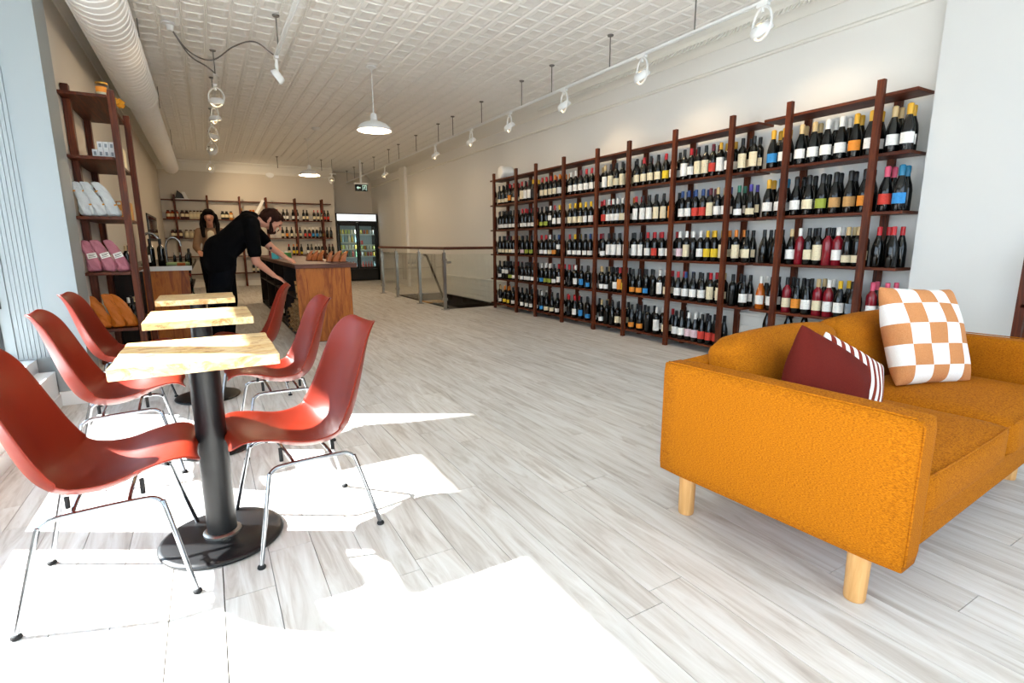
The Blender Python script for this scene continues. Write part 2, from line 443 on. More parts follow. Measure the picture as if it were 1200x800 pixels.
# grooved panel beside the pillar
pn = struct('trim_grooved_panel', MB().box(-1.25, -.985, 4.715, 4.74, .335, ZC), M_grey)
for k in range(8):
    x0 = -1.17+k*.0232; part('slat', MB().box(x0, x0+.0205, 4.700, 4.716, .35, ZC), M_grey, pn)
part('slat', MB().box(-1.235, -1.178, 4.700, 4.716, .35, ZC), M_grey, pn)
part('latch', MB().box(-1.225, -1.215, 4.690, 4.702, .70, .78), M_blackplastic, pn)
# front shop window behind the camera
b = MB(); b.box(-1.45, 5.2, YF-.15, YF, -.2, .35); b.box(-1.45, 5.2, YF-.15, YF, 2.95, ZC+.01); b.box(-1.45, 1.95, YF-.15, YF, .35, 2.28); b.box(-1.45, -1.2, YF-.15, YF, 2.28, 2.95); b.box(1.88, 1.95, YF-.15, YF, 2.28, 2.95); b.box(4.42, 5.2, YF-.15, YF, .35, 2.95)
struct('wall_front', b, M_white)
win3 = struct('window_3', MB().box(1.95, 4.42, YF-.08, YF-.075, .35, 2.95), M_pane)
struct('added_transom', MB().box(-1.2, 1.88, YF-.08, YF-.075, 2.28, 2.95), M_pane)  # high transom added out of view to brighten the ceiling and duct
for k in range(1): part('mullion', MB().box(3.15+k*1.9, 3.22+k*1.9, YF-.12, YF-.03, .35, 2.95), M_white, win3)
struct('pavement', MB().box(-16, 14, -16, 26, -.35, -.25), M_asphalt)

# ================================================================ DUCT, TRACKS, LAMPS
t = thing('air_duct', 'white ribbed spiral air duct along the left ceiling', 'duct', (-.53, 0, 2.94))
def duct(y0, y1, r, pitch):
    pf = []; y = y0
    while y < y1:
        pf += [(r, y), (r, y+pitch-.022), (r+.006, y+pitch-.014), (r+.006, y+pitch-.006)]; y += pitch
    pf.append((r, y1)); q = MB(); q.lathe([(a, c-y0) for a, c in pf], 28, (-.53, y0, 2.94), (0,1,0)); return q
part('duct_run', duct(YF, 8.25, .19, .115), M_duct, t, smooth=True, angle=.5)
part('duct_run', duct(8.45, 15.4, .155, .115), M_duct, t, smooth=True, angle=.5)
part('reducer', MB().lathe([(.196, 0), (.205, .02), (.205, .06), (.16, .2), (.162, .24)], 28, (-.53, 8.22, 2.94), (0,1,0)), M_duct, t, smooth=True, angle=.5)
part('end_cap', MB().lathe([(.158, 0), (.158, .03), (.12, .06), (0.001, .07)], 28, (-.53, 15.38, 2.94), (0,1,0)), M_duct, t, smooth=True)
for y in (4.9, 6.4, 8.9, 12.0):
    part('hanger_strap', MB().box(-.352, -.345, y, y+.03, 2.93, 3.2), M_rod, t)
def track(name, label, x, y0, y1, z, rods, gap=True):
    t = thing(name, label, 'light track', (x, y0, z))
    q = MB(); q.prism([(x-.018, z), (x-.018, z+.02), (x+.018, z+.02), (x+.018, z), (x+.010, z), (x+.010, z+.012), (x-.010, z+.012), (x-.010, z)], 'Y', y0, y1)
    # prism 'Y' takes (x,z)
    part('rail', q, M_whitemetal, t)
    for y in rods:
        r = part('hanger_rod', MB().cyl((x, y, z+.02), (x, y, ZC-.004), .006, n=8), M_rod, t)
        part('ceiling_plate', MB().cyl((x, y, ZC-.012), (x, y, ZC), .028, .034, n=12), M_rod, r)
    return t
track('light_track', 'long white light track on grey rods above the tall wine rack', 3.80, YF+.3, 16.3, 2.87,
      [.9, 2.2, 3.44, 4.54, 5.60, 6.30, 7.47, 8.54, 9.18, 10.33, 11.42, 12.13, 13.34, 14.45, 15.33, 16.2])
track('light_track', 'white light track over the aisle beside the duct, running to the back shelves', .28, 6.95, 14.6, 2.93, [7.0, 8.1, 9.9, 11.8, 13.6])
track('light_track', 'short white light track at front, ending in one angled spotlight', .775, YF+.3, 5.95, 2.90, [1.2, 3.6, 5.7])
def lamp(kind, name, loc, e, ang=1.2, aim=(0,0,-1), col=(1, .74, .46), rad=.03):
    l = bpy.data.lights.new(name, kind); l.energy = e; l.color = col; l.shadow_soft_size = rad
    if kind == 'SPOT': l.spot_size = ang; l.spot_blend = 1.0
    o = bpy.data.objects.new(name, l); C.objects.link(o); o.location = loc
    o.rotation_euler = Vector(aim).to_track_quat('-Z', 'Y').to_euler(); return o
def spotlight(label, x, y, z, aim, e=14, group=None, ring=True, s=1.0):
    """round gimbal spotlight hung in an oval yoke"""
    t = thing('track_spotlight', label, 'spotlight', (x, y, z), 0, group)
    part('adapter', MB().box(x-.018, x+.018, y-.045, y+.045, z-.022, z).cyl((x, y, z-.06), (x, y, z-.02), .012), M_whitemetal, t)
    a = Vector(aim).normalized(); c = Vector((x, y, z-.15)); R = .068*s
    side = a.cross(Vector((0,0,1))).normalized() if abs(a.z) < .98 else Vector((1,0,0))
    if ring:
        pts = []
        for k in range(20):
            an = 2*PI*k/20; pts.append(c + side*R*1.12*math.cos(an) + Vector((0,0,1))*(.092*s*math.sin(an)+.012))
        part('yoke', MB().tube(pts, .009, 8, closed=True), M_whitemetal, t, smooth=True)
    else:
        part('arm', MB().cyl((x, y, z-.06), c, .016), M_whitemetal, t, smooth=True)
    q = MB(); h = .032
    q.lathe([(.02, -h*1.3), (R*.7, -h*1.2), (R*.95, -.5*h), (R, h*.4), (R*.96, h*.75), (R*.84, h*.75), (R*.8, h*.35)], 20, c+Vector((0,0,-.03)), a, cap=False)
    hd = part('lamp_head', q, M_whitemetal, t, smooth=True)
    d = part('lens', MB().lathe([(R*.8, h*.40), (.001, h*.42)], 20, c+Vector((0,0,-.03)), a), M_bulb, hd)
    lamp('SPOT', 'spot', c+Vector((0,0,-.03))+a*.06, e, 1.35 if y > 13 else 1.9, a)
    return t
rt = [(2.79, 'nearest the front'), (4.06, 'second from the front, above the rack posts'), (5.34, 'third from the front'), (6.63, 'fourth from the front'), (7.85, 'fifth from the front'), (9.35, 'sixth, above the glass railing'), (12.5, 'last, near the exit sign')]
for y, s_ in rt:
    spotlight('white round spotlight on the long right track, '+s_, 3.8, y, 2.87, (.55, -.12, -.83), 11 if y < 6 else 2.2, s=1.25)
lt = [(7.35, 'first, nearest cord', (.1,.2,-1)), (8.35, 'second from the cord', (.2,.1,-1)), (9.7, 'third from the cord', (-.2,.2,-1)), (11.2, 'fourth from the cord', (.3,.75,-.6)), (13.9, 'last one by the back wall', (.45,.85,-.28))]
for y, s_, a in lt: spotlight('white round spotlight on the track beside the duct, '+s_, .28, y, 2.93, a, (62 if y > 13 else 40) if y > 11 else 18, s=1.15)
spotlight('white spotlight tipped sideways at the end of the short front track', .775, 5.9, 2.90, (-.75, .25, -.55), 18, ring=False, s=1.1)
t = thing('light_track', 'stub of white track high at the end of the back wall', 'light track', (2.97, 14.2, 2.82))
part('rail', MB().box(2.90, 3.06, 14.2, 14.23, 2.835, 2.86), M_whitemetal, t)
part('hanger_rod', MB().cyl((2.97, 14.215, 2.86), (2.97, 14.215, 3.2), .006, n=6), M_rod, t)
spotlight('small white spotlight under the stub track at back right', 2.94, 14.21, 2.835, (0, .7, -.7), 14, s=.9)
for x, s_ in ((1.726, 'left of the far pendant lamp'), (2.754, 'right of the far pendant lamp')):
    t = tag(part('ceiling_rod', MB().cyl((x, 14.4, 2.93), (x, 14.4, ZC), .008, n=8).cyl((x, 14.4, ZC-.012), (x, 14.4, ZC), .03), M_rod), 'bare grey rod hanging from the ceiling '+s_, 'rod')
# feed cables between the tracks
t = thing('power_cable', 'grey power cable swagged below the ceiling from a hook to the two tracks', 'cable', (-.09, 6.41, 3.2))
def curve(pts, n=24):
    out = []; P = [Vector(p) for p in pts]; P = [P[0]*2-P[1]]+P+[P[-1]*2-P[-2]]
    for i in range(1, len(P)-2):
        for k in range(n):
            u = k/n; a, b_, c, d = P[i-1:i+3]
            out.append(.5*((2*b_)+(-a+c)*u+(2*a-5*b_+4*c-d)*u*u+(-a+3*b_-3*c+d)*u**3))
    out.append(P[-2]); return out
part('cord', MB().tube(curve([(-.09, 6.41, 3.17), (.05, 6.55, 3.02), (.25, 6.7, 3.01), (.45, 6.45, 3.10), (.62, 6.2, 3.10), (.76, 5.95, 2.93)], 10), .007, 6), M_cable, t, smooth=True)
part('cord', MB().tube(curve([(-.085, 6.42, 3.17), (.05, 6.6, 3.0), (.2, 6.8, 2.97), (.28, 6.95, 2.95)], 10), .007, 6), M_cable, t, smooth=True)
part('ceiling_hook', MB().cyl((-.09, 6.41, 3.19), (-.09, 6.41, 3.14), .035, .025).cyl((-.10, 6.38, 3.2), (-.10, 6.38, 3.185), .06), M_whitemetal, t)
def pendant(x, y, zb, label):
    t = thing('pendant_lamp', label, 'pendant lamp', (x, y, zb))
    part('cord', MB().cyl((x, y, zb+.19), (x, y, ZC), .006, n=8), M_whitemetal, t)
    part('canopy', MB().lathe([(.062, 0), (.062, -.012), (.02, -.03), (.008, -.04)], 20, (x, y, ZC)), M_whitemetal, t, smooth=True)
    R = .205
    sh = [(.028, .20), (.036, .19), (.042, .125), (.055, .115), (.11, .098), (.165, .072), (.19, .04), (.205, .012), (R, 0), (R-.006, .002), (.186, .036), (.16, .066), (.105, .09), (.05, .106), (.01, .112)]
    part('shade', MB().lathe(sh, 32, (x, y, zb), cap=False), M_whitemetal, t, smooth=True)
    q = MB(); ell(q, (x, y, zb+.055), (.03, .03, .042)); part('bulb', q, M_bulb, t, smooth=True)
    lamp('POINT', 'pendant_light', (x, y, zb-.01), 22 if y < 8 else 45, rad=.06)
pendant(1.934, 6.7, 2.47, 'white enamel barn pendant lamp nearer the front, over the counter end')
pendant(2.0, 11.75, 2.49, 'smaller looking white pendant lamp farther back, before the back shelves')
q = MB(); ell(q, (1.97, 10.59, ZC), (.075, .075, .045)); tag(part('smoke_detector', q, M_whitemetal, smooth=True), 'small round white detector on the ceiling between the pendants', 'detector')
q = MB(); q.lathe([(.001, .03), (.10, .025), (.12, 0)], 20, (1.70, YB, 2.98), (0,-1,0)); tag(part('round_vent', q, M_whitemetal, smooth=True), 'round white disc high on the back wall under the crown', 'vent')

# ================================================================ WINE RACKS
TIERS = [2.155, 1.745, 1.333, .925, .51, .09]   # upper faces
def rack(name, label, posts, boards, tiers, x0=4.31, depth=.235, nopost=()):
    t = thing(name, label, 'shelf', (x0, boards[0][0], 0))
    for y in posts:
        part('post', MB().box(x0-.035, x0+.003, y-.024, y+.024, 0, 2.25), M_rackpost, t, bevel=.002, seg=1)
        part('post', MB().box(x0+depth-.003, x0+depth+.035, y-.024, y+.024, 0, 2.20), M_rackpost, t)
    for k, z in enumerate(tiers):
        for (ya, yb) in boards:
            if z < .3: ya, yb = max(ya, posts[-1]-.05 if posts[0] > posts[-1] else ya), yb
            part('board', MB().box(x0, x0+depth, ya, yb-.002, z-.022, z), M_rackwood, t, bevel=.002, seg=1)
    return t
postA = [8.02, 7.29, 6.72, 6.02, 5.31, 4.745, 4.06, 3.376]; postB = [2.825, 2.142]
rack('wine_rack', 'long dark walnut wine rack of eight posts filled with bottles', postA, [(5.02, 8.2), (3.13, 5.02)], TIERS)
rack('wine_rack', 'short walnut wine rack nearest the white pier behind the sofa', postB, [(1.915, 3.07)], TIERS[:5], x0=4.312)
# ---- bottles
CAP = {'k': ('black', '0c0c0e'), 'r': ('red', 'b3141c'), 'd': ('maroon', '5e1220'), 'y': ('yellow', 'e0b312'), 'w': ('white', 'e4e2dc'), 'o': ('orange', 'd97a1a'), 'g': ('gold', 'd9a52e'),
       'b': ('blue', '1d3f78'), 'u': ('purple', '3b2f86'), 'p': ('pink', 'd4526e'), 't': ('teal', '1c6f93'), 'n': ('tan', 'c8ad7c'), 'e': ('green', '1f6b52'), 's': ('silver', 'a9a6a2')}
LAB = {'w': ('white', 'eceae4'), 'c': ('cream', 'e3d6b4'), 'o': ('orange', 'e08a2c'), 'y': ('yellow', 'e6c32a'), 'b': ('blue', '2f86c4'), 'g': ('green', '9aa63c'), 'k': ('black', '17171a'), 'r': ('red', 'c93a2c'),
       'p': ('pink', 'dcbfc6'), 'n': ('kraft', 'b98d55'), 'h': ('grey', '7d8790')}
SHAPE = {'b': ('dark wine', '040605'), 'g': ('dark sloping', '040605'), 'c': ('dark sparkling', '05080a'), 'O': ('amber', 'b2560c'), 'q': ('rose-tinted', '7c1420')}
CAPM = {k: mat('capsule_'+v[0], v[1], .35) for k, v in CAP.items()}
def labmat(k, name, hx):
    m = mat('label_'+name, hx, .7); N, L, bs = nodes(m); v = coords(m, (1, 1, 1), 'Object')
    br = N.new('ShaderNodeTexBrick'); br.inputs['Scale'].default_value = 1; br.inputs['Brick Width'].default_value = .021; br.inputs['Row Height'].default_value = .011
    br.inputs['Mortar Size'].default_value = .0036; br.inputs['Mortar Smooth'].default_value = .2
    c = rgb(hx); dk = tuple(x*.55 for x in c)
    br.inputs['Color1'].default_value = (*c, 1); br.inputs['Color2'].default_value = (*dk, 1); br.inputs['Mortar'].default_value = (*c, 1); br.inputs['Bias'].default_value = -.45
    mp = N.new('ShaderNodeMapping'); mp.inputs['Rotation'].default_value = (0, -PI/2, -PI/2)
    oi = N.new('ShaderNodeObjectInfo'); L.new(oi.outputs['Random'], mp.inputs['Location'])
    L.new(v, mp.inputs[0]); L.new(mp.outputs[0], br.inputs['Vector']); L.new(br.outputs['Color'], bs.inputs['Base Color']); return m
LABM = {k: labmat(k, *v) for k, v in LAB.items()}
GLS = {k: mat('bottle_glass_'+v[0], v[1], .09, spec=.6) for k, v in SHAPE.items()}
PROF = {'b': [(.0, 0), (.034, 0), (.0375, .006), (.0375, .185), (.034, .205), (.018, .228), (.0145, .24), (.014, .30)],
        'g': [(.0, 0), (.037, 0), (.0405, .006), (.0405, .13), (.036, .165), (.021, .215), (.0155, .24), (.0145, .295)],
        'c': [(.0, 0), (.040, 0), (.044, .008), (.044, .145), (.038, .185), (.022, .235), (.0165, .26), (.016, .315)]}
PROF['O'] = PROF['g']; PROF['q'] = PROF['b']
def cap_prof(sh):
    if sh == 'c': return [(.0215, .222), (.0185, .262), (.0205, .285), (.0205, .315), (.012, .322), (.0, .322)]
    h = PROF[sh][-1][1]; return [(.0165, h-.062), (.0165, h+.001), (.013, h+.003), (0, h+.003)]
BM = {}
def bmesh_of(kind, sh, n=12):
    key = (kind, sh, n)
    if key in BM: return BM[key]
    q = MB()
    if kind == 'body': q.lathe(PROF[sh], n)
    elif kind == 'cap': q.lathe(cap_prof(sh), n)
    else:
        z0, z1 = {'l': (.045, .125), 't': (.04, .165), 's': (.03, .085), 'h': (.10, .165)}[kind]
        R = {'b': .0382, 'q': .0382, 'g': .0412, 'O': .0412, 'c': .0447}[sh]
        if sh in 'gO': z1 = min(z1, .128)
        if sh == 'c': z0, z1 = z0+.005, min(z1, .14)
        q.lathe([(R, z0), (R, z1)], 10, (0,0,0), None, 0, PI-1.12, PI+1.12, cap=False)
    BM[key] = q.mesh('bottle_'+kind, None or GLS['b'], True, angle=1.0); return BM[key]
def setm(o, m):
    o.material_slots[0].link = 'OBJECT'; o.material_slots[0].material = m
def bottle(code, loc, rz, label, cat='bottle', group=None, sc=1.0, n=12):
    cp, lb = code[0], code[1]; sh = code[2] if len(code) > 2 else 'b'; sz = code[3] if len(code) > 3 else 'l'
    if len(code) == 3 and code[2] in 'lsth': sh, sz = 'b', code[2]
    o = link('wine_bottle', bmesh_of('body', sh, n), None, loc); o.rotation_euler = (0,0,rz); o.scale = (sc, sc, sc); setm(o, GLS[sh])
    c = link('capsule', bmesh_of('cap', sh, n), o); setm(c, CAPM[cp])
    if not (lb == 'k' and sz == 'l'):
        l = link('label', bmesh_of(sz, sh), o); setm(l, LABM[lb])
    if label: tag(o, label, cat, group)
    return o
def look(code):
    cp, lb = code[0], code[1]; sh = code[2] if len(code) > 2 and code[2] in SHAPE else 'b'
    if lb == 'k': return '%s-capped %s bottle, dark label' % (CAP[cp][0], {'b': 'slim', 'g': 'sloping', 'c': 'sparkling', 'O': 'amber', 'q': 'rose'}[sh])
    return '%s-capped %s bottle, %s label' % (CAP[cp][0], {'b': 'slim', 'g': 'sloping', 'c': 'sparkling', 'O': 'amber', 'q': 'rose'}[sh], LAB[lb][0])
ORD = ['first', 'second', 'third', 'fourth', 'fifth', 'sixth', 'seventh', 'eighth', 'ninth', 'tenth', 'eleventh', 'twelfth', 'thirteenth', 'fourteenth', 'fifteenth', 'sixteenth', 'seventeenth']
TN = ['top shelf', 'second shelf', 'middle shelf', 'fourth shelf', 'lowest shelf']
A = [  # tier by tier, bay by bay from the stairs
 ['kc', 'kcs kcs kcs ro rcs kcs', 'rct kwt kwt ykt yws', 'rc rc rc oc ow oc', 'ww ww dw rw rw nw', 'nwt kct kc kct kct', 'kc rc kc kc ry kw', 'kwt rw kct kct dr gwt gw', 'kct kwt kwt kct'],
 ['dwt', 'kws kws kws kws kws kws', 'rws rws kws kws roO'.replace('O', ''), 'kgs kgs wwh rw yw yw', 'yc yc yc yw yw rr', 'rr ww ww ww wc ow', 'rwt kwt kwt kct kct koct'.replace('koct', 'kot'), 'bw bw br br dct nwl bwl', 'ewgs ewgs uwgs uwgs ucgs'],
 ['kw', 'kcs kcs dcs kcs nws kcs', 'kps kgs kgs kws', 'rws rws wcs kos bwh wws', 'rws yws kws kws bws rws', 'dws kwt kwt kwt kwt', 'kwt kwt rwl rr krl krl'.replace('krl', 'rw'), 'wp wct wk ww yy yy oct', 'oct oct kwg kwg kcg'],
 ['dwt', 'kws kwh kwh kgs kws rws', 'kws kws kws kws kws', 'wbs wgs wgs kws rwl rws', 'rks ww kb kbs nws', 'nws kws kk kw rot ky', 'kogs kogs kbs kk wwt rcg', 'rwg bwg kwg kwg rct nct', 'kk kk kwg kwg'],
 ['dwt', 'nws oys oys kws kws', 'kws kws kws kws', 'wbs kcgs kcgs kws rwt', 'rks rwg kb kbs kws', 'nws kk kkg kc kc', 'kogs kogs kk wwt rcg', 'kwg kwg wpg wpg krg krg krg']]
A = [[b_ if i < 8 else ' '.join(b_.split()[:1]+b_.split()[-1:]) for i, b_ in enumerate(r_)] for r_ in A]   # the short overhang takes two abreast
spanA = [(8.19, 8.05)]+[(postA[k]-.03, postA[k+1]+.03) for k in range(7)]+[(3.345, 3.14)]
BAYA = ['stair-end overhang']+[w_+' bay from stairs' for w_ in ('first', 'second', 'third', 'fourth', 'fifth', 'sixth', 'seventh')]+['near-end overhang']
B = [['gbc gwc gwc', 'nwc nwc wwc wwc goc gwc', 'nwc gwc gwc'],
     ['gwc gwc twc', 'kwc kcc kgc knc knc kow'.replace('kow', 'koc'), 'prc tbc tbc'],
     ['kkg kkg kkg', 'nwg wkq kcb kct kkq wwq ncs ncs', 'rkg rkg rkg'],
     ['wwO woO kwg', 'kcq kog kwg ncq wwq ywg khg', 'pwq pwq prq']]
B = [[b_ if i == 1 else ' '.join(b_.split()[:1]+b_.split()[-1:]) for i, b_ in enumerate(r_)] for r_ in B]
spanB = [(3.05, 2.855), (2.795, 2.172), (2.112, 1.93)]
BAYB = ['far end', 'middle bay', 'pier end']
nbot = 0
back = []
def fill(rows, span, bays, x, rack_name, tiers):
    global nbot
    for ti, row in enumerate(rows):
        for bi, s_ in enumerate(row):
            cs = s_.split(); ya, yb = span[bi]; n = len(cs)
            for k, code in enumerate(cs):
                y = (ya+yb)/2 if n == 1 else ya-.043+(yb+.043-ya+.043)*k/(n-1)
                big = len(code) > 2 and code[2] == 'c'
                xx = x+(.005 if big else 0)+rnd.uniform(-.004, .006)
                od = 'only one' if n == 1 else ORD[k]+' from left'
                lab = '%s, %s, %s, %s, %s' % (look(code), od, bays[bi], TN[ti], rack_name)
                bottle(code, (xx, y, tiers[ti]+.0004), rnd.uniform(.15, .62), lab, 'bottle', 'bottles on the %s' % rack_name)
                nbot += 1
                back.append((code, (x+.094, y+rnd.uniform(-.02, .02), tiers[ti])))
fill(A, spanA, BAYA, 4.362, 'long rack', TIERS[1:])
nA = len(back)
fill(B, spanB, BAYB, 4.366, 'short rack', TIERS[1:])
def back_row(lst, label, skip):
    q = MB(); mats = [GLS['b']]+[CAPM[k] for k in CAP]; ix = {k: i+1 for i, k in enumerate(CAP)}
    mats += [LABM['w'], LABM['c']]; nl = len(mats)-2
    for code, (x, y, z) in lst:
        sh = code[2] if len(code) > 2 and code[2] in PROF else 'b'
        q.lathe(PROF[sh], 8, (x, y, z), None, 0); q.lathe(cap_prof(sh), 8, (x, y, z), None, ix[code[0]])
        if code[1] in 'wc': q.lathe([(.0455 if sh == 'c' else .0415, .05), (.0455 if sh == 'c' else .0415, .12)], 6, (x, y, z), None, nl+(code[1] == 'c'), PI-1.2, PI+1.2, cap=False)
    o = part('wine_bottles_behind', q, mats, smooth=True, angle=1.0)
    tag(o, label, 'bottles', None, 'stuff')
back_row(back[:nA], 'second row of dark wine bottles behind the front row, long rack', 0)
back_row(back[nA:], 'second row of dark bottles behind the front row, short rack', 0)
for k, (x, y, c, s_) in enumerate(((4.40, 2.93, 'nkg', 'tan-capped'), (4.40, 2.80-.07, 'kkg', 'black-capped'), (4.42, 2.60, 'kkg', 'partly hidden black-capped'))):
    bottle(c, (x, y, .235), .3, s_+' bottle on the low plinth behind the sofa, short rack', 'bottle', None, 1.05); nbot += 1
tag(part('low_plinth', MB().box(4.345, 4.54, 1.93, 3.06, 0, .234), M_white), 'low white plinth under the short rack holding bottles and glasses', 'plinth')
def wineglass(loc, label, group):
    q = MB(); q.lathe([(.0, 0), (.034, .001), (.030, .004), (.005, .01), (.0045, .085), (.012, .095), (.034, .125), (.038, .15), (.031, .19), (.0295, .19), (.036, .15), (.032, .127), (.010, .099), (0, .097)], 14, loc)
    return tag(part('wine_glass', q, M_clear, smooth=True, angle=1), label, 'glass', group)
for k in range(4): wineglass((4.40+.07*(k % 2), 2.44-.09*k, .2342), 'clear stemmed wine glass on the low plinth, %s from the standing bottles' % ORD[k], 'glasses on the low plinth')
for k in range(2): bottle('kkb', (4.42, 2.02-.0+.075*k, .2342), .3, 'dark bottle top beside the glasses on the plinth, '+('nearer the pier' if k == 0 else 'nearer the glasses'), 'bottle', None, .85); nbot += 1
# white drum on the far end of the long rack
t = thing('drum_speaker', 'white round drum lying on top of the long rack', 'drum', (4.33, 7.86, TIERS[0]))
part('shell', MB().lathe([(.085, 0), (.10, .015), (.10, .20), (.09, .21)], 28, (4.325, 7.86, TIERS[0]+.1005), (1,0,0)), M_whitemetal, t, smooth=True)
part('face', MB().lathe([(.084, 0), (.084, -.004), (.001, -.004)], 28, (4.325, 7.86, TIERS[0]+.1005), (1,0,0)), M_white, t)
# shelf beyond the right edge
t = thing('ladder_shelf', 'edge of a walnut ladder shelf against the white pier at far right', 'shelf', (4.2, 1.1, 0))
for x in (4.19, 4.38):
    for y in (1.17, .45): part('post', MB().box(x, x+.035, y-.022, y+.022, 0, 1.10), M_rackpost, t)
for z in (.36, .745, 1.05): part('board', MB().box(4.19, 4.41, .35, 1.17, z-.022, z), M_rackwood, t)
part('rung', MB().box(4.225, 4.38, 1.155, 1.18, .69, .715), M_rackwood, t)

# ================================================================ SOFA
SR = math.radians(3.6)
sofa = thing('sofa', 'mustard orange two-seat fabric sofa on round oak legs', 'sofa', (1.575, .585, 0), SR)
def cushion_box(x0, x1, y0, y1, z0, z1, r, puff=0, nx=14, ny=14, nz=5):
    """soft-edged upholstered block, puffed towards its middle"""
    q = bmesh.new(); bmesh.ops.create_cube(q, size=2)
    bmesh.ops.subdivide_edges(q, edges=q.edges, cuts=9, use_grid_fill=True)
    cx, cy, cz = (x0+x1)/2, (y0+y1)/2, (z0+z1)/2; hx, hy, hz = (x1-x0)/2, (y1-y0)/2, (z1-z0)/2
    m = MB(); vs = []
    for v in q.verts:
        u = v.co; p = Vector((u.x*hx, u.y*hy, u.z*hz)); rr = min(r, hx*.98, hy*.98, hz*.98)
        c = Vector([max(-h+rr, min(h-rr, k)) for k, h in zip(p, (hx, hy, hz))]); d = p-c
        if d.length > 1e-7: p = c+d.normalized()*rr
        f = [(1-abs(k)**2.5) for k in u]
        p.z += puff*math.copysign(1, u.z)*max(f[0], 0)*max(f[1], 0)*min(1, abs(u.z)*1.2)
        p.y += puff*.5*math.copysign(1, u.y)*max(f[0], 0)*max(f[2], 0)*abs(u.y)
        p.x += puff*.25*math.copysign(1, u.x)*max(f[1], 0)*max(f[2], 0)*abs(u.x)
        vs.append((p.x+cx, p.y+cy, p.z+cz))
    q.verts.index_update(); fs = [tuple(v.index for v in f.verts) for f in q.faces]; q.free()
    m.add(vs, fs); return m
W = 1.78; D_ = .86; AT = .115; Z0, Z1 = .205, .658
for nm, xa in (('armrest', 0), ('armrest', W-AT)):
    a = part(nm, cushion_box(xa, xa+AT, 0, D_, Z0, Z1, .018), M_sofa, sofa, smooth=True, local=True, angle=3)
    xs = xa-.0005 if xa == 0 else xa+AT+.0005
    sm = MB(); sm.tube([(xs+.012, -.001, Z0+.03), (xs+.012, -.001, Z1-.02), (xs+.012, .02, Z1+.0005), (xs+.012, D_-.02, Z1+.0005)], .0028, 6)
    part('piping', sm, M_sofa, a, smooth=True, local=True)
part('back_frame', cushion_box(AT-.01, W-AT+.01, D_-.11, D_, Z0, Z1, .018), M_sofa, sofa, smooth=True, local=True, angle=3)
part('seat_frame', cushion_box(AT-.006, W-AT+.006, .03, D_-.1, Z0+.004, .335, .012), M_sofa, sofa, smooth=True, local=True, angle=3)
MX = (AT+W-AT)/2
for xa, xb in ((AT+.004, MX-.002), (MX+.002, W-AT-.004)):
    sc_ = part('seat_cushion', cushion_box(xa, xb, .004, D_-.2, .325, .472, .035, .018), M_sofa, sofa, smooth=True, local=True, angle=3)
    sm = MB(); sm.tube([(xa+.02, .012, .462), (xa+.2, .004, .468), (xb-.2, .004, .468), (xb-.02, .012, .462)], .003, 6)
    part('piping', sm, M_sofa, sc_, smooth=True, local=True)
for k, (xa, xb) in enumerate(((AT+.006, MX-.004), (MX+.004, W-AT-.006))):
    bm_ = cushion_box(xa, xb, -.085, .085, -.17, .17, .06, .022)
    R = Euler((math.radians(-13), 0, 0)).to_matrix()
    bm_.v = [tuple(R @ Vector((v[0], v[1], v[2])) + Vector((0, D_-.195, .468+.118))) for v in bm_.v]
    bc = part('back_cushion', bm_, M_sofa, sofa, smooth=True, local=True, angle=3)
for x, y in ((.12, .15), (.12, .80), (W-.12, .15), (W-.12, .80)):
    part('leg', MB().lathe([(.029, .001), (.031, .006), (.034, .207)], 20, (x, y, 0)), M_oak, sofa, smooth=True, local=True, angle=.6)
SM = Matrix.Translation((1.575, .585, 0)) @ Matrix.Rotation(SR, 4, 'Z')
# ---- loose cushions
def pillow(name, label, size, thick, loc, rot, mats, mfn=None, n=20, group=None, pin=1.5):
    q = MB(); h = size/2
    def side(sg):
        def fn(u, v):
            a, c = u*2-1, v*2-1
            pinch = 1-.05*((1-abs(a)**2)*abs(c)**6) ; pinch2 = 1-.05*((1-abs(c)**2)*abs(a)**6)
            t_ = thick/2*(max(0, (1-a*a)*(1-c*c)))**.42
            t_ *= 1+.05*math.sin(a*5+c*2)+.04*math.sin(c*7)
            return (a*h*pinch2, sg*t_, c*h*pinch)
        return fn
    for sg in (-1, 1):
        k = len(q.f); q.grid(side(sg), n, n)
        if mfn:
            for i in range(n):
                for j in range(n): q.m[k+i*n+j] = mfn((i+.5)/n*2-1, (j+.5)/n*2-1, sg)
    me = q.mesh(name, mats, True, angle=3)
    bm = bmesh.new(); bm.from_mesh(me); bmesh.ops.remove_doubles(bm, verts=bm.verts, dist=1e-4); bmesh.ops.recalc_face_normals(bm, faces=bm.faces); bm.to_mesh(me); bm.free()
    me.polygons.foreach_set('use_smooth', [True]*len(me.polygons))
    o = link(name, me, None, loc); o.rotation_euler = rot
    s_ = o.modifiers.new('sub', 'SUBSURF'); s_.levels = 1; s_.render_levels = 1
    tag(o, label, 'cushion', group)
    return o
M_chk_w = fabric('check_white', 'd9d6d0', 'f0eeea', 240); M_chk_o = fabric('check_tan', 'b0703f', 'cc8f60', 240)
M_str = fabric('stripe_rust', '6b2418', '863325', 240)
def chk(a, c, sg):
    return (int((a+1)*2.5+.25)+int((c+1)*2.5+.05)) % 2
pillow('checkered_cushion', 'white and tan checkered cushion leaning at the right end of the mustard sofa', .47, .17, (2.83, 1.10, .69), (math.radians(-20), math.radians(3), math.radians(-14)), [M_chk_o, M_chk_w], chk, 20)
def pillow_at(corner, rot, size):
    """centre of a cushion whose upper left corner sits at the given point"""
    return Vector(corner)-Euler(rot).to_matrix() @ Vector((-size/2, 0, size/2))
_r = (math.radians(-18), math.radians(29), math.radians(-16))
